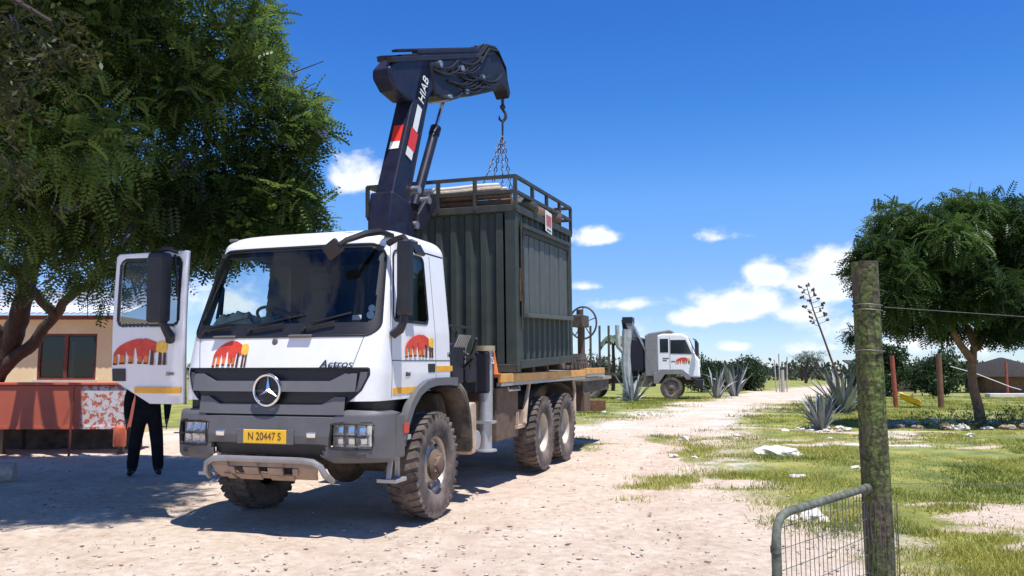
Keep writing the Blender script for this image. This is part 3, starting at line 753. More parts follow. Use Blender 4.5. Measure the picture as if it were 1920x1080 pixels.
for sgn in (-1, 1):
    n = 12; A = [by(sgn * y, .880, -.012) for y in np.linspace(.72, 1.135, n)]; B = [by(sgn * y, 1.12, -.012) for y in np.linspace(.72, 1.135, n)]
    hl = MB().strip(A, B).build('headlight', M_LENS, truck, smooth=True)
    A = [by(sgn * y, .875, -.11) for y in np.linspace(.715, 1.14, n)]; B = [by(sgn * y, 1.125, -.11) for y in np.linspace(.715, 1.14, n)]
    MB().strip(A, B).build('lamp_housing', M_REFL, hl)
    for (yy, zz, rr) in ((.785, 1.06, .052), (.895, 1.06, .052), (1.005, 1.055, .048), (.79, .945, .05), (.90, .945, .052), (1.02, .945, .05)):
        A0 = []; 
        for (dy, dz, dd) in ((-1, -1, 0), (1, -1, 0), (1, 1, 0), (-1, 1, 0), (-.55, -.5, -.05), (.55, -.5, -.05), (.55, .5, -.05), (-.55, .5, -.05)): A0.append(by(sgn * (yy + dy * rr * 1.02), zz + dz * rr * .98, -.035 + dd))
        mb = MB(); mb.add(A0, [(0, 1, 5, 4), (1, 2, 6, 5), (2, 3, 7, 6), (3, 0, 4, 7), (4, 5, 6, 7)]); mb.build('reflector', M_REFL, hl)
    rim_ = [by(sgn * y, z, .004) for y, z in ((.722, .884), (.93, .878), (1.13, .884), (1.134, 1.0), (1.13, 1.112), (.93, 1.12), (.735, 1.114), (.726, 1.0), (.722, .884))]; MB().tube(rim_, .010, 6).build('lamp_surround', M_BLACK, hl, smooth=True)
    mb = MB(); p = Vector(by(sgn * .93, .998, -.03)); mb.box(p, (.02, .40, .012), rotz(-sgn * .35)); mb.build('lamp_divider', M_BLACK, hl)
    mb = MB(); A = [by(sgn * y, .79, .004) for y in np.linspace(.84, 1.08, 6)]; B = [by(sgn * y, .85, .004) for y in np.linspace(.84, 1.08, 6)]; mb.strip(A, B); mb.build('fog_light', M_LENS, truck)
    mb = MB(); mb.box(by(sgn * .53, 1.01, .012), (.03, .105, .055)); mb.build('small_lamp', M_REFL, truck, bevel=.012)
mb = MB(); mb.box(by(0, .985, .014), (.012, .50, .135)); plate = mb.build('number_plate', M_PLATE, truck, bevel=.008)
mb = MB(); mb.box(by(0, .985, .008), (.012, .66, .15)); mb.build('plate_holder', M_BAR, plate, bevel=.006)
text('plate_number', 'N 20447 S', .108, M_LOGOD, plate, frame(by(0, .985, .0215), (0, 1, 0), (0, 0, 1)), .001, sx=.84)
# bull bar tube and skid plate
mb = MB(); mb.tube([(1.36, -.72, .56), (1.45, -.70, .63), (1.49, -.66, .71), (1.50, -.58, .755), (1.50, -.45, .765), (1.50, .45, .765), (1.50, .58, .755), (1.49, .66, .71), (1.47, .70, .63), (1.36, .72, .56)], .032, 10); mb.build('underrun_bar', M_SILVER, truck, smooth=True)
def skid():
    ys = [-.64, -.52, -.42, -.36, -.24, -.06, .06, .24, .36, .42, .52, .64]; mb = MB()
    zs = [.735, .69, .62, .565]; off = [.06, .065, .03, -.03]
    for j in range(3):
        for i in range(len(ys) - 1):
            if j == 1 and i in (3, 5, 7): continue
            q = []
            for (a, b) in ((i, j), (i + 1, j), (i + 1, j + 1), (i, j + 1)): q.append((1.41 + off[b], ys[a] * (1 - .04 * b), zs[b]))
            mb.add(q, [(0, 1, 2, 3)])
    o = mb.build('skid_plate', M_SKID, truck); m = o.modifiers.new('t', 'SOLIDIFY'); m.thickness = .02
skid()
mb = MB(); mb.bb(.5, 1.22, -1.08, 1.08, 1.02, 1.36); mb.bb(.6, 1.33, -.78, .78, .9, 1.3); mb.build('front_underbody', M_BLACK, truck)
# -- wipers
for (ya, yb, za, zb) in ((-.32, .28, 2.06, 2.14), (.32, .82, 2.06, 2.15), (-.92, -.38, 2.05, 2.12)):
    mb = MB(); pa = Vector(fy(ya, za, .03)); pb = Vector(fy((ya + yb) / 2 + .1, zb - .02, .035)); mb.tube([pa, pb], .011, 6)
    pts = [Vector(fy(y, zb - .03 + .02 * k, .018)) for k, y in enumerate(np.linspace(ya + .08, yb, 6))]; mb.tube(pts, .009, 6); mb.cyl(pa - Vector((.03, 0, 0)), pa + Vector((.01, 0, 0)), .025, 10); mb.build('wiper', M_BLACK, truck, smooth=True)
for yy in (-.62, .30):
    mb = MB(); mb.box(fy(yy, 1.985, .02), (.05, .26, .03), Matrix.Rotation(.2, 3, 'Y')); mb.build('wiper_step', M_BAR, truck, bevel=.008)
# roof marker lamps, hatch
for yy in (-.92, .55):
    mb = MB(); mb.box((.80, yy, 3.095), (.03, .11, .03), Matrix.Rotation(-.5, 3, 'Y')); mb.build('roof_marker', M_BAR, truck, bevel=.008)
# -- left mirror cluster
mb = MB(); prof = [(-.085, -.38), (.085, -.38), (.09, .36), (-.085, .37)]
def mirror_housing(parent, org, sgn, name):
    o = Vector(org); mb = MB()
    ring = []
    for z, k in ((-.385, .8), (-.36, .97), (.33, 1.), (.37, .92), (.385, .7)):
        ring.append([o + Vector((x * k, y * k, z)) for x, y in ((.06, -.055), (.07, 0), (.06, .055), (.02, .075), (-.05, .078), (-.055, -.078), (.02, -.075))])
    for a, b in zip(ring, ring[1:]):
        n = len(a); mb.add(a + b, [(i, (i + 1) % n, n + (i + 1) % n, n + i) for i in range(n)])
    mb.add(ring[0], [tuple(range(7))]); mb.add(ring[-1], [tuple(range(7))])
    h = mb.build(name, M_BLACK, parent, smooth=True, ang=40)
    for z0, z1 in ((-.33, -.08), (-.05, .33)):
        mb = MB(); mb.bb(o.x - .057, o.x - .052, o.y - .065, o.y + .065, o.z + z0, o.z + z1); mb.build('mirror_glass', M_CHROME, h)
    return h
mh = mirror_housing(truck, (.965, 1.285, 2.58), 1, 'mirror')
mb = MB(); mb.tube([(.965, 1.285, 2.21), (.97, 1.28, 2.12), (.985, 1.25, 2.05), (1.0, 1.17, 1.99)], [.04, .04, .05, .045], 10); mb.build('mirror_arm', M_BLACK, mh, smooth=True)
mb = MB(); mb.tube([(.965, 1.31, 2.95), (.96, 1.27, 3.0), (.93, 1.15, 2.98), (.90, 1.07, 2.95)], .035, 8); mb.build('mirror_arm', M_BLACK, mh, smooth=True)
mb = MB(); mb.tube([(.70, 1.08, 2.97), (.70, 1.24, 2.99), (.70, 1.30, 2.96)], .03, 8); mb.box((.70, 1.31, 2.90), (.22, .04, .13), Matrix.Rotation(.5, 3, 'X')); mb.build('kerb_mirror', M_BLACK, truck, bevel=.012)
mb = MB(); mb.tube([(.72, 1.02, 3.06), (.95, 1.0, 3.07), (1.12, .92, 3.03), (1.26, .78, 2.95), (1.30, .72, 2.9)], [.03, .035, .035, .03, .025], 8); mb.build('front_mirror_arm', M_BLACK, truck, smooth=True)
mb = MB(); mb.box((1.28, .64, 2.86), (.05, .20, .17), Euler((.55, .3, 0)).to_matrix()); mb.build('front_mirror', M_BLACK, truck, bevel=.02)
# -- open driver's door
HG = Vector((1.07, -1.325, 0)); DD = Vector((-.02, -1, 0)).normalized(); DN = Vector((DD.y, -DD.x, 0)) * -1   # outward face looks forward
if DN.x < 0: DN = -DN
def dp(a, z, d=0.): p = HG + DD * a + DN * d; return (p.x, p.y, z)
door = bpy.data.objects.new('open_door', None); COL.objects.link(door); door.parent = truck; door['label'] = 'open driver door in tree shade'
DL = 1.0
def door_panel():
    na, nz = 72, 112; mb = MB(); ix = {}; mg = MB(); gx = {}; mk = MB(); kx = {}
    tt = np.linspace(0, 1, nz); aa = np.linspace(0, DL, na); zlow = lambda a: 1.27 + max(0, a - .46) / .54 * .27; zz_ = lambda i, j: zlow(aa[i]) + (2.97 - zlow(aa[i])) * tt[j]
    def cut(a, z):  # outside the door outline
        if rrect(a, z, -.02, DL, 1.2, 2.97, .05) > 0: return True
        return False
    def add(M, x, i, j, d):
        if (i, j) not in x: x[(i, j)] = len(M.v); M.v.append(dp(aa[i], zz_(i, j), d + .03 * math.sin((zz_(i, j) - 1.27) / 1.7 * PI)))
        return x[(i, j)]
    for i in range(na - 1):
        for j in range(nz - 1):
            a = (aa[i] + aa[i + 1]) / 2; z = (zz_(i, j) + zz_(i, j + 1)) / 2
            if cut(a, z): continue
            sdw = rrect(a, z, .06, .94, 2.13, 2.91, .08)
            M, x, d = (mg, gx, -.02) if sdw < -.035 else ((mk, kx, .002) if sdw < 0 else (mb, ix, 0))
            M.f.append((add(M, x, i, j, d), add(M, x, i + 1, j, d), add(M, x, i + 1, j + 1, d), add(M, x, i, j + 1, d)))
    o = mb.build('door_skin', M_WHITE, door, smooth=True, ang=50); m = o.modifiers.new('t', 'SOLIDIFY'); m.thickness = .05; m.offset = -1
    o2 = mb.build('door_trim', M_DASH, door); o2.location = (-.055, 0, 0); o2.scale = (1, 1, 1)
    mg.build('door_window', M_DOORG, door); mk.build('window_rubber', M_BLACK, door)
door_panel()
logo(door, lambda a, b, d: dp(.97 - .77 * a, 1.70 + .30 * b, d + .03), 1)
mb = MB(); mb.add([dp(.80, 1.52, .028), dp(.985, 1.52, .02), dp(.985, 1.66, .03), dp(.80, 1.66, .035)], [(0, 1, 2, 3)]); o = mb.build('door_recess', M_BLACK, door); mm = o.modifiers.new('t', 'SOLIDIFY'); mm.thickness = .02
mb = MB(); mb.add([dp(.02, 1.39, .02), dp(.66, 1.39, .02), dp(.66, 1.455, .022), dp(.02, 1.455, .022)], [(0, 1, 2, 3)]); o = mb.build('reflective_stripe', M_ORANGE, door); mm = o.modifiers.new('t', 'SOLIDIFY'); mm.thickness = .006
text('model_number', '3344', .055, M_TXT, door, frame(dp(.17, 1.60, .033), -DD, (0, 0, 1)), .003, shear=.1)
dm = mirror_housing(door, dp(.24, 2.55, .17), -1, 'mirror')
for v in dm.data.vertices: v.co.y = dp(.24, 0)[1] + (v.co.y - dp(.24, 0)[1]) * 1.75
for ch in dm.children:
    for v in ch.data.vertices: v.co.y = dp(.24, 0)[1] + (v.co.y - dp(.24, 0)[1]) * 1.75
mb = MB(); mb.tube([dp(.18, 2.19, .17), dp(.14, 2.10, .15), dp(.12, 2.02, .10), dp(.16, 1.97, .05)], [.04, .045, .055, .05], 10); mb.build('mirror_arm', M_BLACK, dm, smooth=True)
mb = MB(); mb.tube([dp(.28, 2.94, .16), dp(.2, 2.99, .12), dp(.10, 2.96, .03)], .03, 8); mb.build('mirror_arm', M_BLACK, dm, smooth=True)
mb = MB(); mb.tube([dp(.13, 2.92, .05), dp(.09, 2.7, .06), dp(.08, 2.45, .05)], .015, 6); mb.build('mirror_stay', M_BLACK, dm, smooth=True)

# -- wheels
RT = .582
def make_wheel(style):
    """wheel about local Y, outer face towards +Y"""
    root = bpy.data.objects.new('wheel', None); COL.objects.link(root)
    w = .18; mb = MB()
    prof = [(.30, w * .62), (.32, w * .86), (.36, w * .98), (.45, w * 1.02), (.52, w * .97), (.55, w * .90), (.562, w * .8), (.566, 0), (.562, -w * .8), (.55, -w * .9), (.52, -w * .97), (.45, -w * 1.02), (.36, -w * .98), (.32, -w * .86), (.30, -w * .62)]
    mb.lathe(prof, 56)
    nl = 34
    for k in range(nl):
        for sgn in (-1, 1):
            q = 2 * PI * (k + (.5 if sgn > 0 else 0)) / nl; rm = Matrix.Rotation(-q, 3, 'Y')
            c = rm @ Vector((.553, sgn * w * .60, 0)); mb.box(c, (.050, w * .80, .062), rm @ Matrix.Rotation(sgn * .28, 3, 'X'))
            c = rm @ Vector((.537, sgn * w * .90, 0)); mb.box(c, (.055, .03, .05), rm)
    mb.build('tyre', M_RUBBER, root, smooth=True, ang=30)
    mb = MB()
    if style == 'front':
        mb.lathe([(.315, .10), (.318, .135), (.30, .14), (.285, .125), (.275, .07), (.255, .055), (.20, .085), (.165, .115), (.165, .15), (.14, .175), (.10, .185), (.09, .215), (.05, .225), (0, .225)], 36)
        for k in range(10):
            q = 2 * PI * k / 10; mb.cyl((.225 * math.cos(q), .07, .225 * math.sin(q)), (.225 * math.cos(q), .105, .225 * math.sin(q)), .017, 8)
            mb.cyl((.115 * math.cos(q + .3), .17, .115 * math.sin(q + .3)), (.115 * math.cos(q + .3), .195, .115 * math.sin(q + .3)), .011, 6)
        m = M_RIM
    else:
        mb.lathe([(.315, .10), (.318, .135), (.30, .14), (.285, .12), (.265, .02), (.25, -.06), (.17, -.075), (.15, -.04), (.13, .05), (.10, .075), (0, .08)], 36)
        for k in range(10):
            q = 2 * PI * k / 10; mb.cyl((.205 * math.cos(q), -.075, .205 * math.sin(q)), (.205 * math.cos(q), -.03, .205 * math.sin(q)), .017, 8)
        m = M_RIMD
    rim = mb.build('rim', m, root, smooth=True, ang=40)
    mb = MB()
    for k in range(8):
        q = 2 * PI * k / 8 + .2; yy = .068 if style == 'front' else -.058; mb.cyl((.262 * math.cos(q), yy - .03, .262 * math.sin(q)), (.262 * math.cos(q), yy + .012, .262 * math.sin(q)), .02, 8)
    mb.build('hand_holes', M_UNDER, rim)
    if style == 'front':
        mb = MB(); mb.lathe([(.168, .118), (.17, .152), (.144, .178), (.102, .188), (.092, .218), (.05, .228), (0, .228)], 28); mb.build('hub', M_DUSTY, root, smooth=True, ang=40)
    return root
wf = make_wheel('front'); wr = make_wheel('rear')
wf.parent = truck; wr.parent = truck
L1, L2 = 4.29, 1.365
def place_wheel(src, first, x, y):
    o = src if first else copy_tree(src, truck)
    o.location = (x, y, RT); o.rotation_euler = (0, random.random() * .6, 0 if y > 0 else PI); return o
place_wheel(wf, True, 0, 1.07); place_wheel(wf, False, 0, -1.07)
place_wheel(wr, True, -L1, 1.06); place_wheel(wr, False, -L1, -1.06); place_wheel(wr, False, -L1 - L2, 1.06); place_wheel(wr, False, -L1 - L2, -1.06)
# -- front fenders
def fender(sgn):
    inner = [(.80, .86), (.70, 1.08), (.58, 1.24), (.42, 1.36), (.22, 1.43), (0, 1.455), (-.35, 1.455), (-.62, 1.43)]
    outer = [(.87, .86), (.77, 1.10), (.645, 1.29), (.47, 1.425), (.24, 1.51), (0, 1.54), (-.35, 1.54), (-.64, 1.535)]
    mb = MB(); n = len(inner); A = [(x, sgn * 1.235, z) for x, z in inner]; B = [(x, sgn * 1.225, z) for x, z in outer]; C_ = [(x, sgn * .85, z) for x, z in inner]; D_ = [(x, sgn * 1.14, z) for x, z in outer]
    mb.strip(A, B); mb.strip(C_, A); mb.strip(B, D_); mb.build('fender', M_GREY, truck, smooth=True, ang=40)
    mb = MB(); I = [(-.64, 1.42), (-.78, 1.34), (-.90, 1.2), (-.98, 1.0), (-1.02, .80), (-1.03, .62)]
    A = [(x, sgn * 1.24, z) for x, z in I]; B = [(x, sgn * .85, z) for x, z in I]; mb.strip(A, B)
    A2 = [(x - .05, sgn * 1.24, z + .04) for x, z in I]; mb.strip(A, A2); o = mb.build('mudguard', M_UNDER, truck, smooth=True); mm = o.modifiers.new('t', 'SOLIDIFY'); mm.thickness = .02
    mb = MB(); mb.bb(.66, 1.05, sgn * 1.0, sgn * 1.23, .92, .97); mb.bb(.70, .95, sgn * .98, sgn * 1.2, .50, .54); mb.bar((.72, sgn * 1.1, .52), (.72, sgn * 1.1, .95), .05, .03); mb.bar((.92, sgn * 1.1, .52), (.82, sgn * 1.1, .95), .05, .03); mb.build('cab_step', M_STEEL, truck, bevel=.006)
fender(1); fender(-1)
# -- chassis
for sgn in (-1, 1):
    mb = MB(); mb.bb(.9, -7.2, sgn * .38, sgn * .46, .98, 1.24); mb.build('chassis_rail', M_UNDER, truck)
for x in (0, -L1, -L1 - L2):
    mb = MB(); mb.cyl((x, -.95, RT), (x, .95, RT), .10, 12); mb.sphere((x, .1, RT), .24, 14, 10); mb.build('axle', M_UNDER, truck, smooth=True)
mb = MB(); mb.bb(-.1, -1.9, -.36, .36, .75, 1.4); mb.bb(-.65, -1.7, -.95, .95, .9, 1.35); mb.build('gearbox', M_UNDER, truck, bevel=.05)
mb = MB(); mb.prism([(-1.02, .60), (-1.02, 1.16), (-1.07, 1.21), (-1.24, 1.21), (-1.27, 1.17), (-1.27, .62), (-1.23, .575), (-1.07, .575)], .72, 1.22, lambda a, b, d: (a, d, b)); mb.build('battery_box', M_BRACK, truck, bevel=.02)
mb = MB(); mb.lathe([(0, -.02), (.10, 0), (.13, .04), (.135, .1), (.135, .42), (.12, .47), (0, .49)], 20, (-1.43, .70, .72), 'Y'); mb.build('air_tank', M_STEEL, truck, smooth=True)
mb = MB(); mb.bb(-2.2, -3.15, .35, 1.16, .62, 1.36); mb.build('side_locker', M_DUSTY, truck, bevel=.02)
mb = MB(); mb.bb(-2.2, -3.15, -1.16, -.35, .62, 1.36); mb.build('side_locker', M_DUSTY, truck, bevel=.02)
mb = MB(); mb.tube([(-3.62, 1.18, 1.38), (-3.48, 1.18, 1.15), (-3.36, 1.18, .92), (-3.30, 1.18, .80)], [.03, .035, .05, .06], 6); mb.bb(-3.25, -3.32, .9, 1.2, .78, 1.0); mb.bb(-3.02, -3.06, .95, 1.2, .80, .98); mb.bb(-2.98, -3.36, .9, 1.2, .74, .79); mb.build('mudguard_bracket', M_BRACK, truck)
mb = MB(); mb.tube([(-6.42, 1.16, 1.38), (-6.50, 1.16, 1.2), (-6.46, 1.16, 1.0), (-6.44, 1.16, .74)], [.03, .035, .04, .05], 6); mb.bb(-6.40, -6.47, .85, 1.2, .62, .82); mb.build('mudguard_bracket', M_BRACK, truck)
mb = MB(); mb.bb(-6.48, -6.52, .75, 1.18, .55, .80); mb.build('mud_flap', M_RUST, truck)
for x in (-L1 - .68,):
    pass
def rear_guard(sgn):
    mb = MB(); I = []
    for k in range(15):
        a = PI * (.06 + .88 * k / 14); I.append((-(L1 + L2 / 2) + 1.33 * math.cos(a), RT + .30 + .47 * math.sin(a) ** .6))
    A = [(x, sgn * 1.2, z) for x, z in I]; B = [(x, sgn * .8, z) for x, z in I]; mb.strip(A, B); mb.build('rear_mudguard', M_UNDER, truck, smooth=True)
rear_guard(1); rear_guard(-1)
# -- flat deck: planks with an orange edge
DZ = 1.545
def deck(x0, x1, z, name_edge):
    n = 12; wv = 2.40 / n
    for i in range(n):
        mb = MB(); y0 = -1.2 + i * wv; mb.bb(x0, x1, y0 + .004, y0 + wv - .004, z - .045, z - random.random() * .004); mb.build('deck_plank', M_DECK, truck)
    for sgn in (-1, 1):
        mb = MB(); mb.bb(x0 + .01, x1 - .01, sgn * 1.2, sgn * 1.255, z - .115, z + .005); e = mb.build(name_edge, M_DECKO, truck, bevel=.006)
        mb = MB(); mb.bb(x0, x1, sgn * 1.18, sgn * 1.25, z - .165, z - .118); mb.build('edge_channel', M_STEEL, truck)
deck(-2.14, -7.05, DZ, 'deck_edge')
for x in np.arange(-2.5, -7.0, -.75):
    mb = MB(); mb.bb(x - .04, x + .04, -1.18, 1.18, 1.36, 1.495); mb.build('cross_bearer', M_UNDER, truck)
mb = MB(); mb.bb(-2.14, -7.05, -.46, .46, 1.25, 1.37); mb.build('deck_subframe', M_UNDER, truck)
deck(-7.13, -8.75, DZ + .03, 'deck_edge')
mb = MB(); mb.bb(-7.1, -9.6, -1.15, 1.22, 1.33, 1.395); mb.build('tail_platform', M_DECK, truck)
mb = MB(); mb.bb(-7.1, -9.5, -1.1, 1.18, 1.10, 1.325); mb.build('tail_frame', M_UNDER, truck)
mb = MB(); mb.bb(-7.15, -7.6, .85, 1.2, .75, 1.1); mb.build('tail_locker', M_DUSTY, truck, bevel=.01)
mb = MB(); mb.tube([(-2.5, 1.22, 1.36), (-2.5, 1.23, 1.31), (-3.0, 1.23, 1.31), (-3.0, 1.22, 1.36)], .014, 6); mb.build('rope_rail', M_STEEL, truck)
# -- crane base, stabiliser, control gear
mb = MB(); mb.bb(-.80, -1.95, -.45, .45, 1.25, 1.62); mb.bb(-1.72, -1.98, -1.15, 1.05, 1.30, 1.62); mb.build('crane_base', M_NAVYD, truck, bevel=.02)
mb = MB(); mb.cyl((-1.25, 0, 1.6), (-1.25, 0, 2.6), .30, 24); mb.cyl((-1.25, 0, 2.6), (-1.25, 0, 3.55), .25, 24); mb.build('crane_column', M_NAVY, truck, smooth=True)
mb = MB()
for k in range(40):
    a = Vector((random.uniform(-.72, -1.6), random.uniform(.3, 1.12), random.uniform(1.35, 1.75)))
    d = Vector((random.uniform(-.25, .25), random.uniform(-.2, .2), random.uniform(.05, .5)))
    mb.tube([a, a + d * .5 + Vector((random.uniform(-.1, .1), random.uniform(-.06, .12), .05)), a + d], random.uniform(.012, .026), 6)
mb.build('hydraulic_hoses', M_HOSE, truck, smooth=True)
mb = MB(); mb.bb(-.75, -1.15, .55, 1.1, 1.45, 1.95); mb.bb(-1.2, -1.55, .70, 1.12, 1.45, 1.8); mb.build('valve_block', M_NAVYD, truck, bevel=.03)
mb = MB()
for k in range(7): mb.cyl((-.82 - k * .06, 1.1, 1.9), (-.82 - k * .06, 1.17, 2.05), .010, 6)
mb.build('control_levers', M_PIN, truck)
mb = MB(); mb.tube([(-.68, 1.05, 2.16), (-1.5, 1.05, 2.16)], .02, 6); mb.tube([(-.7, 1.05, 1.6), (-.7, 1.05, 2.16)], .02, 6); mb.build('control_guard', M_NAVYD, truck)
mb = MB(); mb.cyl((-1.86, 1.12, .90), (-1.86, 1.12, 1.90), .095, 18); mb.build('stabiliser_leg', M_STEEL, truck, smooth=True)
stab = truck.children[-1]
mb = MB(); mb.cyl((-1.86, 1.12, .56), (-1.86, 1.12, .92), .085, 18); mb.bb(-1.76, -1.96, 1.02, 1.24, .90, .935); mb.cyl((-1.86, 1.12, .535), (-1.86, 1.12, .56), .15, 20); mb.build('stabiliser_foot', M_STEEL, truck, smooth=True)
mb = MB(); mb.cyl((-1.86, 1.12, 1.86), (-1.86, 1.12, 1.93), .13, 18); mb.build('stabiliser_cap', mat('brass_cap', (.45, .38, .24), .4, .4, var=.25), truck, smooth=True)
mb = MB(); mb.bb(-1.74, -2.0, 1.0, 1.2, 1.30, 1.86); mb.build('stabiliser_housing', M_NAVYD, truck, bevel=.03)
text('number_sticker', '75', .13, M_STICKW, truck, frame((-1.85, 1.222, 1.73), (-1, .0, 0), (0, 0, 1)), .004)
mb = MB(); mb.cyl((-2.12, 1.15, 1.55), (-2.06, 1.15, 1.93), .06, 14, .015); mb.cyl((-2.12, 1.15, 1.545), (-2.12, 1.15, 1.56), .10, 14); mb.build('hazard_cone', mat('cone_orange', (.75, .2, .06), .6, var=.3), truck, smooth=True)
# -- boom and jib in the crane plane
cd = Vector((-3.45, .33, 0)).normalized(); cn = Vector((-cd.y, cd.x, 0))
if cn.y < 0: cn = -cn
def cp(t, z, d=0.): p = Vector((-1.25, 0, 0)) + cd * t + cn * d; return Vector((p.x, p.y, z))
def cprism(poly, d0, d1): return MB().prism(poly, d0, d1, lambda a, b, d: cp(a, b, d))
boom = cprism([(-.18, 3.62), (.12, 3.55), (.17, 3.95), (.90, 5.95), (.93, 6.12), (.62, 6.10), (-.16, 3.95)], -.14, .14).build('main_boom', M_NAVY, truck, bevel=.025)
cprism([(-.24, 3.10), (.24, 3.0), (.34, 3.5), (.24, 3.86), (-.22, 3.96), (-.28, 3.6)], -.185, .185).build('boom_pivot', M_NAVY, truck, bevel=.04)
cprism([(.14, 3.58), (.32, 3.62), (.36, 4.0), (.90, 5.6), (.82, 5.7), (.18, 3.95)], -.09, .09).build('boom_inner', M_NAVYD, truck, bevel=.01)
for (t, z) in ((.50, 4.08), (.78, 3.98), (.45, 3.58)):
    mb = MB(); mb.cyl(cp(t - .08, z, -.2), cp(t - .08, z, .2), .055, 16); mb.build('pivot_pin', M_PIN, truck, smooth=True)
cprism([(.40, 3.5), (.62, 3.55), (.98, 3.96), (.92, 4.12), (.76, 4.08), (.45, 3.75)], .11, .17).build('link_plate', M_NAVYD, truck, bevel=.01)
mb = MB(); mb.cyl(cp(.62, 3.9), cp(1.20, 5.12), .072, 16); mb.cyl(cp(1.17, 5.06), cp(1.23, 5.18), .083, 16); cyl = mb.build('jib_cylinder', M_NAVY, truck, smooth=True)
mb = MB(); mb.cyl(cp(1.20, 5.12), cp(1.60, 5.92), .036, 14); mb.build('piston_rod', M_CHROME, cyl, smooth=True)
# stickers
bdir = Vector(cp(.62, 6.10) - cp(-.16, 3.95)).normalized(); bnorm = cn.cross(bdir)
if bnorm.x < 0: bnorm = -bnorm
def on_front(f, d, off=.006): return cp(-.16, 3.95) + bdir * f + cn * d + bnorm * off
def quad(name, pts, m, par):
    mb = MB(); mb.add(pts, [(0, 1, 2, 3)]); o = mb.build(name, m, par); mm = o.modifiers.new('t', 'SOLIDIFY'); mm.thickness = .004; return o
quad('red_sticker', [on_front(.80, -.075), on_front(.80, .075), on_front(1.06, .075), on_front(1.06, -.075)], M_STICKR, boom)
quad('white_sticker', [on_front(.68, -.075), on_front(.68, .075), on_front(.795, .075), on_front(.795, -.075)], M_STICKW, boom)
def on_side(f, e, off=.008): return cp(.12, 3.9) + bdir * f + bnorm * (-e) + cn * (.142 + off)
quad('red_sticker', [on_side(.72, -.20), on_side(.72, -.02), on_side(1.02, -.02), on_side(1.02, -.20)], M_STICKR, boom)
quad('white_sticker', [on_side(.58, -.20), on_side(.58, -.04), on_side(.715, -.04), on_side(.715, -.20)], M_STICKW, boom)
quad('type_sticker', [on_side(1.03, -.17), on_side(1.03, -.05), on_side(1.42, -.05), on_side(1.42, -.17)], M_STICKW, boom)
text('maker_lettering', 'HIAB', .21, M_STICKW, boom, frame(on_side(1.72, -.10), bdir, bnorm), .003, sx=.95)
# jib
jd = Vector((2.71, .98)).normalized(); jn = Vector((-jd.y, jd.x))
def jp(a, b): v = Vector((.0, 5.86)) + jd * a + jn * b; return (v.x, v.y)
def jpr(poly, d0, d1): return cprism([jp(a, b) for a, b in poly], d0, d1)
jib = jpr([(-.10, -.05), (-.34, -.16), (-.38, -.28), (-.26, -.46), (.02, -.62), (.35, -.66), (.62, -.60), (.85, -.50), (.85, -.05)], -.14, .14).build('jib_base', M_NAVY, truck, bevel=.03)
jpr([(.75, -.10), (.80, -.60), (1.1, -.68), (1.5, -.66), (2.0, -.68), (2.7, -.66), (2.95, -.60), (2.95, -.06)], -.16, .16).build('jib_arm', M_NAVYD, truck, bevel=.03)
jpr([(.05, -.03), (.0, .0), (2.9, .03), (2.95, -.03)], -.12, .13).build('jib_top_plate', M_NAVYD, truck, bevel=.01)
for k, (a0, a1, b0, b1, d) in enumerate(((-.28, 2.4, -.10, -.03, .12), (-.1, 3.0, -.06, .02, -.13), (.1, 2.9, .05, .085, 0.0), (.5, 3.1, -.0, .06, .09))):
    jpr([(a0, b0), (a0, b1), (a1, b1), (a1, b0)], d - .05, d + .05).build('extension_section', M_NAVYD, truck, bevel=.008)
for (a, b, r) in ((1.05, -.16, .05), (1.75, -.26, .06), (1.80, -.58, .06), (2.48, -.42, .05), (1.2, -.66, .05)):
    mb = MB(); mb.cyl(cp(*jp(a, b), -.19), cp(*jp(a, b), .195), r, 14); mb.build('pivot_pin', M_PIN, truck, smooth=True)
jpr([(2.85, -.58), (2.85, .02), (3.15, .03), (3.42, -.10), (3.62, -.42), (3.66, -.72), (3.56, -.82), (3.46, -.66), (3.30, -.56), (3.12, -.60), (3.0, -.66)], -.13, .13).build('jib_head', M_NAVYD, truck, bevel=.03)
mb = MB()
for k in range(30):
    d = random.uniform(-.2, .2); o_ = random.uniform(-.06, .10); a0 = random.uniform(2.0, 2.6)
    pts = [cp(*jp(a0, -.15 + o_), d), cp(*jp(2.9, .06 + o_ * .6), d * .9), cp(*jp(3.3, .02 + o_ * .6), d * .8), cp(*jp(3.62 + o_ * .4, -.28), d * .6), cp(*jp(3.68 + o_ * .3, -.62), d * .4)]
    mb.tube(pts, .018, 6)
for k in range(34):
    a0 = random.uniform(.8, 2.5); d = random.choice((-.18, .18)); b0 = random.uniform(-.65, -.15)
    b1 = b0 + random.uniform(-.08, .08); mb.tube([cp(*jp(a0 + .8 * f, b0 + (b1 - b0) * f - .07 * math.sin(PI * f)), d * (1 + .12 * math.sin(PI * f))) for f in np.linspace(0, 1, 7)], .014, 6)
mb.build('jib_hoses', M_HOSE, truck, smooth=True)
TIP = cp(*jp(3.56, -.80))

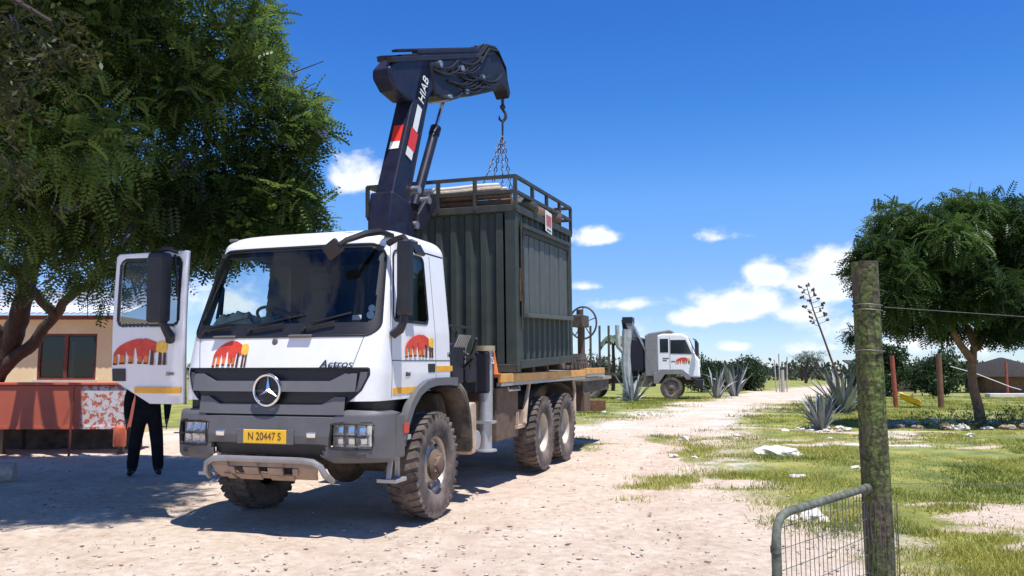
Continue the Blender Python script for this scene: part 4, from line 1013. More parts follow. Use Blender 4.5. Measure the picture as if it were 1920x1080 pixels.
# ------------------------------------------------------------------ container on the deck
cy_, cpz = .319, .043
s2, c2 = math.sin(cy_), math.cos(cy_)
F2 = Vector((-s2 * math.cos(cpz), -c2 * math.cos(cpz), -math.sin(cpz))); L2v = Vector((c2, -s2, 0)); U2 = F2.cross(L2v)
CO = Vector((.081, 11.867, 1.604))
CM = Matrix(((F2.x, L2v.x, U2.x, CO.x), (F2.y, L2v.y, U2.y, CO.y), (F2.z, L2v.z, U2.z, CO.z), (0, 0, 0, 1)))
cont = thing('container', 'dark green corrugated steel container with roof rack on the truck deck', 'container', M=CM)
CW, CL, CH = 2.37, 3.25, 2.40
def corr(length, pitch, depth, start=0.):
    """trapezoid corrugation polyline (a, inset)"""
    pts = []; a = start; k = [(0, 0), (.34, 0), (.5, 1), (.84, 1)]
    pts.append((0, 0))
    while a < length:
        for f, d in k:
            q = a + f * pitch
            if 0 < q < length: pts.append((q, d * depth))
        a += pitch
    pts.append((length, 0)); return pts
def corr_wall(name, fn, length, z0, z1, pitch, depth, start=0., m=M_GREEN):
    P = corr(length, pitch, depth, start); A = [fn(a, d, z0) for a, d in P]; B = [fn(a, d, z1) for a, d in P]
    return MB().strip(A, B).build(name, m, cont)
corr_wall('front_wall', lambda a, d, z: (-.02 - d, -.20 - a, z), CW - .26, .10, CH - .07, .236, .055, .03)
corr_wall('far_wall', lambda a, d, z: (-CL + .02 + d, -.06 - a, z), CW - .12, .10, CH - .07, .236, .055)
corr_wall('right_wall', lambda a, d, z: (-.06 - a, -CW + .02 + d, z), CL - .12, .10, CH - .07, .22, .05)
corr_wall('upper_side_wall', lambda a, d, z: (-.16 - a, -.02 - d, z), CL - .24, 2.10, CH - .07, .30, .05, .1)
corr_wall('lower_side_wall', lambda a, d, z: (-.16 - a, -.02 - d, z), CL - .24, .16, .82, .30, .05, .1)
mb = MB(); mb.bb(-.02, -CL + .02, -CW + .02, -.02, CH - .10, CH - .06); mb.build('roof', M_GREEND, cont)
mb = MB(); mb.bb(-.03, -CL + .03, -CW + .03, -.03, .06, .10); mb.build('floor', M_GREEND, cont)
for (x0, x1, y0, y1) in ((0, -.14, -.17, 0), (0, -.10, -CW, -CW + .09), (-CL, -CL + .12, -.12, 0), (-CL, -CL + .12, -CW, -CW + .12)):
    mb = MB(); mb.bb(x0, x1, y0, y1, .0, CH); mb.build('corner_post', M_GREEN, cont, bevel=.012)
mb = MB(); mb.bb(.02, -.07, -CW - .01, .02, CH - .09, CH + .015); mb.build('top_rail', M_GREEND, cont, bevel=.008)
mb = MB(); mb.bb(-.07, -CL, -.07, .02, CH - .10, CH + .012); mb.build('top_rail', M_GREEND, cont, bevel=.008)
mb = MB(); mb.bb(.012, -.08, -CW - .01, .008, .0, .12); mb.build('bottom_rail', M_GREEND, cont, bevel=.008)
mb = MB(); mb.bb(-.14, -CL + .12, -.10, .004, .05, .17); mb.build('bottom_rail', M_GREEND, cont, bevel=.008)
for x in (-.5, -1.2, -2.0, -2.8):
    mb = MB(); mb.bb(x - .06, x + .06, -CW + .05, -.12, -.055, .06); mb.build('skid_bearer', M_WOODD, cont)
# shutter with ribbed panels
SX0, SX1, SZ0, SZ1 = -.24, -2.93, .84, 2.09
mb = MB()
for (x0, x1, z0, z1) in ((SX0, SX0 - .06, SZ0, SZ1), (SX1 + .06, SX1, SZ0, SZ1), (SX0 - .06, SX1 + .06, SZ1 - .07, SZ1)): mb.bb(x0, x1, -.05, .035, z0, z1)
mb.build('shutter_frame', M_GREEND, cont, bevel=.006)
n = 9; pw = (abs(SX1 - SX0) - .12) / n
for i in range(n):
    x = SX0 - .06 - i * pw; d = .012 + .006 * (i % 2)
    mb = MB(); mb.bb(x - .018, x - pw + .018, -.03, d, SZ0 + .02, SZ1 - .075); mb.build('shutter_panel', M_GREENL, cont, bevel=.012)
mb = MB(); mb.bb(SX0, SX1, -.05, .0, SZ0 + .01, SZ1 - .06); mb.build('shutter_backing', M_GREEND, cont)
mb = MB(); mb.bb(SX0 - .01, SX1 + .01, -.03, .10, SZ0 - .05, SZ0 + .015); mb.build('shutter_ledge', M_GREENL, cont, bevel=.006)
mb = MB(); mb.bb(SX0 + .04, SX1 - .04, -.03, .075, SZ1 + .0, SZ1 + .06); mb.build('shutter_hood', M_GREEND, cont, bevel=.006)
mb = MB(); mb.cyl((-.19, .02, .6), (-.19, .02, 2.2), .016, 8); mb.bb(-.175, -.215, .0, .05, 1.15, 1.32); mb.build('locking_bar', M_GREEND, cont)
mb = MB(); mb.bb(-.15, -.19, .0, .012, 1.02, 1.5); mb.build('rust_streak', M_RUST, cont)
# roof rack
RZ = (2.60, 2.82)
posts = [(0, 0), (0, -.62), (0, -1.2), (0, -1.8), (0, -CW)] + [(-x, 0) for x in (.85, 1.65, 2.45, 3.22)] + [(-x, -CW) for x in (1.1, 2.2, 3.22)] + [(-3.22, -.8), (-3.22, -1.6)]
for (x, y) in posts:
    mb = MB(); mb.bb(x - .025, x + .025, y - .025, y + .025, CH - .05, RZ[1] + .005); mb.build('rack_post', M_GREEND, cont)
for z in RZ:
    for (a, b) in (((.0, 0), (.0, -CW)), ((0, 0), (-3.22, 0)), ((0, -CW), (-3.22, -CW)), ((-3.22, 0), (-3.22, -CW))):
        mb = MB(); mb.bar((*a, z), (*b, z), .042, .05); mb.build('rack_rail', M_GREEND, cont)
sg = quad('notice_board', [(-1.45, .03, 2.20), (-1.83, .03, 2.17), (-1.83, .03, 2.52), (-1.45, .03, 2.54)], M_STICKW, cont)
quad('notice_print', [(-1.50, .036, 2.30), (-1.78, .036, 2.29), (-1.78, .036, 2.46), (-1.50, .036, 2.47)], mat('notice_red', (.5, .12, .09), .5, var=.5, scale=25), sg)
quad('notice_print', [(-1.52, .036, 2.22), (-1.77, .036, 2.205), (-1.77, .036, 2.235), (-1.52, .036, 2.25)], M_BAR, sg)
# -- poles and pipes lying on the roof rack
pole_specs = [('pipe', M_PIPE, -.16, 2.735, -1.95, -.30, .030, 'pale pipe lying on top of the pole bundle on the container roof'),
              ('pole', M_WOOD, -.12, 2.665, -2.1, -.25, .042, 'light weathered pole just under the pale pipe on the roof rack'),
              ('pole', M_WOODD, -.10, 2.575, -2.2, -.10, .05, 'dark brown pole nearest the front edge of the roof rack'),
              ('pole', M_WOOD, -.22, 2.595, -2.0, -.16, .045, 'pale pole second from the front of the roof rack'),
              ('pole', M_WOODD, -.33, 2.61, -2.25, -.20, .055, 'thick dark pole in the middle of the roof rack bundle'),
              ('pole', M_WOODD, -.20, 2.49, -2.2, -.12, .05, 'dark pole at the bottom of the roof rack bundle'),
              ('pipe', M_PIPE, -.30, 2.70, -1.4, -.22, .024, 'short pale pipe at the back of the pole bundle')]
for nm, m, x, z, y0, y1, r, lab in pole_specs:
    mb = MB(); k = 8; ph = random.random() * 6
    mb.tube([(.006 * math.sin(i * 1.3 + ph), (y1 - y0) * (i / k - .5), .008 * math.sin(i * .9 + ph)) for i in range(k + 1)], [r * (1 + .08 * math.sin(i * 2 + ph)) for i in range(k + 1)], 10)
    o = mb.build('roof_' + nm, m, None, smooth=True); o.matrix_world = CM @ Matrix.Translation((x, (y0 + y1) / 2, z)); tag(o, lab, nm, 'poles on the container roof')
for (x, y, sx, sy, sz, lab) in ((-.9, -.25, .42, .30, .16, 'dark folded tarpaulin bundle behind the rack rail of the container'), (-2.3, -.35, .5, .35, .2, 'brown sack bundle at the far end of the container roof')):
    mb = MB(); mb.sphere((0, 0, 0), 1, 14, 9, (sx, sy, sz)); 
    mb.v = [tuple(Vector(v) * (.8 + .45 * float(fbm(np.array(v[0] * 6 + x), np.array(v[1] * 6 + v[2] * 5), 3)))) for v in mb.v]
    o = mb.build('bundle', M_WOODD if x < -1 else M_GREEND, None, smooth=True); o.matrix_world = CM @ Matrix.Translation((x, y, CH + sz * .7)); tag(o, lab, 'bundle')
# ------------------------------------------------------------------ chain sling
def torus_link(mb, c, t, r, wr, side):
    """chain link at c, long axis t"""
    t = Vector(t).normalized(); s = Vector(side); s = (s - t * s.dot(t)).normalized(); pts = []
    for k in range(13):
        a = 2 * PI * k / 12; pts.append(Vector(c) + t * (math.sin(a) * r * 1.5) + s * (math.cos(a) * r * .8))
    mb.tube(pts, wr, 5, cap=False)
tipw = TM @ TIP
apex = tipw + Vector((0, 0, -.66))
sling = thing('chain_sling', 'four leg chain sling hanging from the crane hook to the container', 'chain', loc=apex)
def lc(p): return Vector(p) - apex
mb = MB(); h0 = lc(tipw)
mb.cyl(h0 + Vector((0, 0, .06)), h0 + Vector((0, 0, -.12)), .028, 10); mb.sphere(h0 + Vector((0, 0, -.15)), .052, 12, 8)
mb.tube([h0 + Vector((.0, 0, -.2)), h0 + Vector((.05, 0, -.26)), h0 + Vector((.055, 0, -.34)), h0 + Vector((.0, 0, -.42)), h0 + Vector((-.055, 0, -.37)), h0 + Vector((-.06, 0, -.31))], [.024, .026, .03, .03, .022, .01], 8)
mb.build('hook', M_CHAIN, sling, smooth=True)
mb = MB(); torus_link(mb, h0 + Vector((0, 0, -.50)), (0, 0, 1), .075, .017, (0, 1, 0)); torus_link(mb, Vector((0, 0, .07)), (0, 0, 1), .06, .016, (0, 1, 0)); mb.build('master_link', M_CHAIN, sling, smooth=True)
for (x, y) in ((-1.25, -.62), (-1.25, -1.22), (-2.0, -.62), (-2.0, -1.22)):
    e = lc(CM @ Vector((x, y, CH - .03))); mb = MB(); n = int(e.length / .085)
    for k in range(n):
        c = e * ((k + .5) / n); torus_link(mb, c, e, .030, .0085, (1, 0, 0) if k % 2 else (0, 1, 0))
    mb.build('chain_leg', M_CHAIN, sling, smooth=True)
    mb = MB(); torus_link(mb, e + Vector((0, 0, .04)), e, .055, .016, (1, 0, 0)); mb.build('shackle', M_CHAIN, sling, smooth=True)
# ------------------------------------------------------------------ gear at the rear of the deck
t = thing('spare_tyre', 'muddy spare tyre lying flat on the deck behind the container', 'tyre', M=TM @ Matrix.Translation((-7.35, .72, DZ + .17)))
src = [c for c in wr.children if c.name.startswith('tyre')][0]
def flat_copy(ch, par):
    c = ch.copy(); COL.objects.link(c); c.parent = par; c.rotation_euler = (-PI / 2, 0, 0); c.location = (0, 0, 0); c.scale = (.8, .8, .8)
    for g in ch.children:
        d = g.copy(); COL.objects.link(d); d.parent = c
for ch in list(wr.children): flat_copy(ch, t)
t = thing('hand_winch', 'upright steel stand with a spoked hand wheel at the rear of the deck', 'winch', M=TM @ Matrix.Translation((-7.75, 1.0, DZ + .03)))
mb = MB(); mb.cyl((0, 0, 0), (0, 0, .95), .075, 14); mb.cyl((0, 0, .0), (0, 0, .03), .2, 16); mb.bb(-.05, .25, -.12, .12, .0, .22); mb.build('stand', M_DUSTY, t, bevel=.01)
mb = MB(); mb.bb(-.16, .42, -.13, .13, .82, 1.06); mb.cyl((.1, 0, 1.05), (.1, 0, 1.18), .07, 12); mb.cyl((-.16, 0, .95), (-.38, 0, .95), .05, 10); mb.build('gear_head', M_UNDER, t, bevel=.02)
mb = MB(); c = Vector((-.36, -.05, .93)); ring = [c + Vector((.06 * math.cos(a), .30 * math.cos(a), .33 * math.sin(a))) for a in np.linspace(0, 2 * PI, 41)]; mb.tube(ring, .020, 8)
for k in range(5):
    a = 2 * PI * k / 5 + .3; mb.cyl(c, c + Vector((.06 * math.cos(a), .30 * math.cos(a), .33 * math.sin(a))), .011, 6)
mb.build('hand_wheel', M_UNDER, t, smooth=True)

# ------------------------------------------------------------------ second truck in the distance
M_W2 = mat('white_cab_paint', (.86, .86, .86), .35, var=.04, dust=.1); M_G2 = mat('grey_cab_paint', (.20, .20, .215), .55, var=.15, dust=.3)
t2 = thing('distant_truck', 'small distant white truck with folded crane facing right, beside the agaves', 'truck', (7.95, 41.4, G(7.95, 41.4)), R(-14))
def pr2(poly, y0, y1): return MB().prism(poly, y0, y1, lambda a, b, d: (a, d, b))
cb2 = pr2([(-.66, 1.35), (-.66, 3.10), (-.40, 3.18), (.55, 3.16), (.80, 3.02), (1.18, 2.10), (1.32, 1.9), (1.36, 1.05), (.72, 1.05), (.55, 1.35)], -1.15, 1.15).build('cab', M_W2, t2, bevel=.09, seg=4)
mb = MB(); mb.bb(1.30, 1.37, -.9, .9, 1.12, 1.55); mb.build('grille', M_BLACK, t2, bevel=.02)
mb = MB(); mb.tube([(-.05, -1.157, 1.4), (-.05, -1.157, 3.0)], .008, 4); mb.build('panel_gap', M_SEAM, t2)
mb = MB(); mb.bb(1.42, 1.52, -1.0, -.7, .68, .88); mb.build('headlight', M_REFL, t2, bevel=.02)
pr2([(-1.25, 1.1), (-1.25, 3.1), (-1.0, 3.22), (-.05, 3.36), (.10, 3.30), (.12, 3.2), (-.60, 3.12), (-.68, 1.1)], -1.12, 1.12).build('cab_rear', M_G2, t2, bevel=.06)
for sgn in (-1, 1):
    pr2([(-.02, 2.20), (-.02, 2.86), (.70, 2.86), (1.0, 2.18)], sgn * 1.15, sgn * 1.162).build('door_window', M_PANE if 0 else mat('dark_glass', (.02, .028, .03), .08, spec=.8), t2)
    pr2([(-.52, 2.26), (-.52, 2.92), (-.12, 2.92), (-.12, 2.26)], sgn * 1.15, sgn * 1.162).build('quarter_window', MATS['dark_glass'], t2)
    pr2([(-.85, .75), (-.85, 1.25), (-.45, 1.45), (.5, 1.45), (.85, 1.2), (.95, .95), (.72, .95), (.5, 1.2), (-.3, 1.2), (-.62, .75)], sgn * 1.0, sgn * 1.2).build('fender', M_G2, t2, bevel=.02)
    mb = MB(); mb.tube([(1.05, sgn * 1.15, 2.9), (1.2, sgn * 1.35, 2.85), (1.2, sgn * 1.35, 2.5)], .03, 6); mb.bb(1.14, 1.26, sgn * 1.26, sgn * 1.46, 2.15, 2.8); mb.build('mirror', M_BLACK, t2, bevel=.02)
pr2([(.86, 2.95), (.83, 2.98), (1.24, 2.08), (1.26, 2.05)], -1.02, 1.02).build('windscreen', MATS['dark_glass'], t2)
mb = MB(); mb.bb(1.1, 1.5, -1.2, 1.2, .55, .98); mb.bb(.7, 1.2, -1.18, 1.18, .9, 1.06); mb.build('bumper', M_BLACK, t2, bevel=.04)
logo(t2, lambda a, b, d: (.22 + .70 * a, -1.152 - d, 1.72 + .30 * b), 1)
for (x0, x1, z) in ((-.4, -.1, 1.95), (-.4, -.2, 1.85), (-.0, .2, 1.8)):
    mb = MB(); mb.bb(x0, x1, -1.158, -1.15, z, z + .05); mb.build('lettering_strip', M_BAR, t2)
def small_wheel(x, y):
    o = bpy.data.objects.new('wheel', None); COL.objects.link(o); o.parent = t2; o.location = (x, y, .54); o.scale = (.93, .93, .93); o.rotation_euler = (0, 0, 0 if y > 0 else PI)
    for ch in wf.children:
        c = ch.copy(); COL.objects.link(c); c.parent = o
        for g in ch.children: d = g.copy(); COL.objects.link(d); d.parent = c
for (x, y) in ((0, -1.02), (0, 1.02), (-3.9, -1.0), (-3.9, 1.0), (-5.2, -1.0), (-5.2, 1.0)): small_wheel(x, y)
mb = MB(); mb.bb(1.0, -6.4, -.45, .45, .75, 1.05); mb.bb(-.9, -1.6, -1.1, 1.1, .6, 1.15); mb.build('chassis', M_UNDER, t2)
mb = MB(); mb.bb(-2.5, -6.6, -1.22, 1.22, 1.15, 1.30); mb.build('deck', M_UNDER, t2)
mb = MB(); mb.bb(-1.55, -2.2, -.5, .5, 1.1, 1.9); mb.cyl((-1.9, -.2, 1.5), (-1.9, -.2, 2.7), .25, 14); mb.build('crane_column', M_NAVYD, t2, bevel=.02)
M_CR2 = mat('faded_crane_grey', (.24, .24, .28), .55, var=.2)
mb = MB(); mb.bar((-1.05, -.75, 1.45), (-2.05, -.75, 3.80), .36, .34, up=(0, 1, 0)); mb.build('crane_boom', M_CR2, t2, bevel=.03)
mb = MB(); mb.cyl((-1.0, -.98, 1.9), (-1.75, -.98, 3.5), .06, 8); mb.build('boom_cylinder', M_PIN, t2, smooth=True)
mb = MB(); mb.bar((-2.30, -.1, 3.95), (-2.05, -.1, 1.9), .34, .30, up=(0, 1, 0)); mb.bb(-2.35, -1.85, -.95, .1, 3.72, 4.02); mb.build('crane_jib', M_NAVYD, t2)
mb = MB(); mb.bb(-1.28, -2.3, -1.0, 1.0, 1.3, 3.0); mb.build('equipment_box', M_NAVYD, t2, bevel=.12)
for x in (-3.0, -3.45, -3.9):
    mb = MB(); mb.bb(x - .05, x + .05, -1.2, -1.1, 1.3, 3.6); mb.build('stake_post', M_UNDER, t2)

# ------------------------------------------------------------------ building on the left
M_WALL = mat('cream_wall', (.82, .61, .34), .85, var=.06, scale=1.5, bump=.08, col2=(.86, .69, .43)); M_FRAME = mat('red_brown_frame', (.17, .035, .02), .55, var=.25); M_ROOF = mat('zinc_roof', (.50, .52, .56), .4, .35, var=.12)
BX1, BX0, BY = -8.98, -22.0, 19.0
bl = thing('house', 'low cream house with red framed window under the big tree', 'house', ((BX0 + BX1) / 2, BY, G(-12, BY)))
ox = -(BX0 + BX1) / 2; zb = -G(-12, BY)
def wallrect(x0, x1, z0, z1): mb.bb(x0 + ox, x1 + ox, 0, .22, z0 + zb, z1 + zb)
WX0, WX1, WZ0, WZ1 = -10.80, -9.46, 1.45, 2.50
mb = MB(); wallrect(BX0, WX0, 0, 2.90); wallrect(WX1, BX1, 0, 2.90); wallrect(WX0, WX1, WZ1, 2.90); wallrect(WX0, WX1, 0, WZ0)
mb.bb(BX1 - .22 + ox, BX1 + ox, .22, 2.4, 0 + zb, 2.9 + zb); mb.bb(BX0 + ox, BX0 + .22 + ox, .22, 2.4, zb, 2.9 + zb); mb.bb(BX0 + ox, BX1 + ox, 2.2, 2.4, zb, 2.9 + zb)
mb.build('wall', M_WALL, bl)
mb = MB(); mb.bb(BX0 + ox, BX1 + ox, .3, 2.15, zb + .1, zb + .14); mb.build('floor', M_DASH, bl)
mb = MB(); mb.bb(BX0 + .2 + ox, BX1 - .2 + ox, .2, 2.25, 2.80 + zb, 2.86 + zb); mb.build('ceiling', M_DASH, bl)
mb = MB(); mb.bb(BX0 + .25 + ox, BX1 - .25 + ox, 2.1, 2.18, .15 + zb, 2.79 + zb); mb.build('inner_wall', M_DASH, bl)
win = bpy.data.objects.new('window', None); COL.objects.link(win); win.parent = bl
mb = MB()
for (x0, x1, z0, z1) in ((WX0, WX1, WZ1 - .05, WZ1), (WX0, WX1, WZ0, WZ0 + .05), (WX0, WX0 + .05, WZ0 + .05, WZ1 - .05), (WX1 - .05, WX1, WZ0 + .05, WZ1 - .05), (-10.21, -10.13, WZ0 + .05, WZ1 - .05)): mb.bb(x0 + ox, x1 + ox, .02, .10, z0 + zb, z1 + zb)
mb.build('window_frame', M_FRAME, win)
for (x0, x1) in ((WX0 + .06, -10.22), (-10.12, WX1 - .06)):
    for (z0, z1) in ((WZ0 + .06, 1.80), (1.82, WZ1 - .06)):
        mb = MB(); mb.bb(x0 + ox, x1 + ox, .055, .062, z0 + zb, z1 + zb); mb.build('pane', M_PANE, win)
    mb = MB(); mb.bb(x0 + ox, x1 + ox, .03, .085, 1.80 + zb, 1.82 + zb); mb.build('glazing_bar', M_FRAME, win)
mb = MB(); mb.bb(WX0 - .05 + ox, WX1 + .05 + ox, -.07, .02, WZ0 - .06 + zb, WZ0 + zb); mb.build('sill', mat('pale_sill', (.6, .5, .42), .7), win)
mb = MB(); mb.tube([(-10.06 + ox, .14, 1.50 + zb), (-10.07 + ox, .14, 1.75 + zb), (-10.05 + ox, .14, 2.0 + zb), (-10.06 + ox, .14, 2.2 + zb)], [.05, .035, .02, .035], 8); mb.sphere((-10.06 + ox, .14, 2.28 + zb), .05); mb.build('light_sliver', M_STICKW, win, smooth=True)  # white shape standing in for a sunlit sliver at the open casement
def roof():
    P = []; n = int((BX1 + .62 - BX0) / .038); mb = MB(); A, B = [], []
    for i in range(n):
        x = BX0 - .2 + i * .038; dz = .018 * math.sin(i * PI / 2); A.append((x + ox, -.32, 2.94 + dz + zb)); B.append((x + ox, 2.7, 3.75 + dz + zb))
    mb.strip(A, B); o = mb.build('roof', M_ROOF, bl, smooth=True); m = o.modifiers.new('t', 'SOLIDIFY'); m.thickness = .012
    mb = MB(); mb.bb(BX0 + ox, BX1 - .02 + ox, -.12, -.005, 2.82 + zb, 2.91 + zb); mb.build('fascia', M_FRAME, o)
roof()
# ------------------------------------------------------------------ red trough on legs
def peel_mat():
    m = mat('red_steel_paint', (.52, .105, .052), .55, var=.12, scale=2, dust=.1); nt = m.node_tree; N = nt.nodes; L = nt.links; b = N['Principled BSDF']
    tc = N.new('ShaderNodeTexCoord'); sp = N.new('ShaderNodeSeparateXYZ'); L.new(tc.outputs['Object'], sp.inputs[0])
    r = N.new('ShaderNodeMapRange'); r.inputs['From Min'].default_value = -.92; r.inputs['From Max'].default_value = -.82; L.new(sp.outputs['X'], r.inputs['Value'])
    rz = N.new('ShaderNodeMapRange'); rz.inputs['From Min'].default_value = 1.30; rz.inputs['From Max'].default_value = 1.24; L.new(sp.outputs['Z'], rz.inputs['Value'])
    rx = N.new('ShaderNodeMapRange'); rx.inputs['From Min'].default_value = -.03; rx.inputs['From Max'].default_value = -.07; L.new(sp.outputs['X'], rx.inputs['Value'])
    n = N.new('ShaderNodeTexNoise'); n.inputs['Scale'].default_value = 9; n.inputs['Detail'].default_value = 7; n.inputs['Roughness'].default_value = .7; L.new(tc.outputs['Object'], n.inputs['Vector'])
    r2 = N.new('ShaderNodeMapRange'); r2.inputs['From Min'].default_value = .46; r2.inputs['From Max'].default_value = .50; L.new(n.outputs['Fac'], r2.inputs['Value'])
    m1 = N.new('ShaderNodeMath'); m1.operation = 'MULTIPLY'; L.new(r.outputs[0], m1.inputs[0]); L.new(r2.outputs[0], m1.inputs[1])
    m2 = N.new('ShaderNodeMath'); m2.operation = 'MULTIPLY'; L.new(m1.outputs[0], m2.inputs[0]); L.new(rz.outputs[0], m2.inputs[1])
    m3 = N.new('ShaderNodeMath'); m3.operation = 'MULTIPLY'; L.new(m2.outputs[0], m3.inputs[0]); L.new(rx.outputs[0], m3.inputs[1])
    old = b.inputs['Base Color'].links[0].from_socket; mx = N.new('ShaderNodeMix'); mx.data_type = 'RGBA'; mx.inputs['B'].default_value = (.66, .62, .6, 1)
    L.new(m3.outputs[0], mx.inputs['Factor']); L.new(old, mx.inputs['A']); L.new(mx.outputs['Result'], b.inputs['Base Color']); return m
M_RED = peel_mat()
rt = thing('red_tank', 'long red steel tank on legs with peeling white patch, in front of the house', 'tank', (-7.18, 15.75, G(-7.2, 15.75)), R(1.5))
RL = 6.2
mb = MB(); mb.bb(-RL, 0, 0, 1.1, .50, 1.28); mb.build('tank_body', M_RED, rt, bevel=.015)
mb = MB(); mb.bb(-RL - .03, .03, -.03, 1.13, 1.285, 1.33); mb.build('rim', M_RED, rt, bevel=.008)
mb = MB(); mb.bb(-RL, 0, -.025, -.003, .47, .52); mb.build('bottom_flange', M_RED, rt)
for x in (-.18, -2.4, -4.6, -6.0):
    for y in (.15, .95):
        mb = MB(); mb.bb(x - .05, x + .05, y - .05, y + .05, -.02, .50); mb.build('leg', M_DUSTY, rt)
for x in (-1.05, -3.2, -5.2):
    mb = MB(); mb.bb(x - .012, x + .012, -.016, -.002, .52, 1.285); mb.build('weld_rib', M_RED, rt)
mb = MB(); mb.bb(-RL, -.35, .9, 1.05, .0, .5); mb.build('rear_skirt', M_UNDER, rt)
o = MB().tube([(0, 0, 0), (.005, 0, .6), (.012, .01, 1.02)], .022, 8).build('fence_stake', M_FRAME, None, smooth=True); o.location = (-8.12, 15.48, G(-8.1, 15.5) - .03); tag(o, 'thin rusty red stake standing in front of the red tank', 'stake')
cn_ = thing('red_canister', 'small red canister hanging at the right end of the red tank', 'canister', (-7.27, 15.62, G(-7.2, 15.6) + .16))
mb = MB(); mb.lathe([(0, 0), (.10, 0), (.115, .02), (.115, .33), (.09, .37), (.04, .39), (0, .39)], 20, axis='Z'); mb.build('body', mat('canister_red', (.55, .12, .05), .5, var=.2), cn_, smooth=True)
mb = MB(); mb.tube([(-.09, 0, .33), (-.07, 0, .44), (0, 0, .49), (.07, 0, .44), (.09, 0, .33)], .008, 6); mb.build('handle', M_BLACK, cn_)
def rock_mesh(seed, name='rock'):
    bm = bmesh.new(); bmesh.ops.create_icosphere(bm, subdivisions=3, radius=1); r = np.random.default_rng(seed); off = r.random(3) * 50
    for v in bm.verts:
        k = .35 + 1.25 * float(fbm(np.array(v.co.x * 1.9 + off[0] + v.co.z), np.array(v.co.y * 1.9 + off[1] - v.co.z * .7), 4)); v.co = Vector((v.co.x * k, v.co.y * k, v.co.z * k * .48))
    me = bpy.data.meshes.new(name); bm.to_mesh(me); bm.free(); return me
M_LIME = mat('limestone', (.60, .56, .50), .9, var=.25, scale=4, bump=.4, bscale=9); M_STONE = mat('brown_stone', (.30, .23, .17), .9, var=.35, scale=4, bump=.4, bscale=9)
ROCKS = [rock_mesh(i) for i in range(6)]
for me in ROCKS[:4]: me.materials.append(M_LIME)
for me in ROCKS[4:]: me.materials.append(M_STONE)
def rock(x, y, s, lab, grp=None, k=None, name='rock', sink=.25):
    o = bpy.data.objects.new(name, ROCKS[random.randrange(4) if k is None else k]); COL.objects.link(o); o.location = (x, y, G(x, y) + s * .62 * (.6 - sink)); o.scale = (s * random.uniform(.8, 1.3), s * random.uniform(.7, 1.1), s * random.uniform(.7, 1.1)); o.rotation_euler = (0, 0, random.random() * 6)
    return tag(o, lab, 'rock', grp)
rock(-7.75, 15.3, .09, 'pale stone on the sunlit strip in front of the red tank', k=0)
rock(-7.79, 15.32, .05, 'small brown stone against the pale stone by the red tank', k=5)
# old tyre-like log end in the tree shade
o = MB().cyl((-.16, 0, 0), (.16, .1, 0), .16, 14).build('log_stump', M_WOOD, None, smooth=True); o.location = (-7.35, 12.15, G(-7.3, 12.1) + .12); tag(o, 'short log lying in the tree shade at the left edge', 'log')
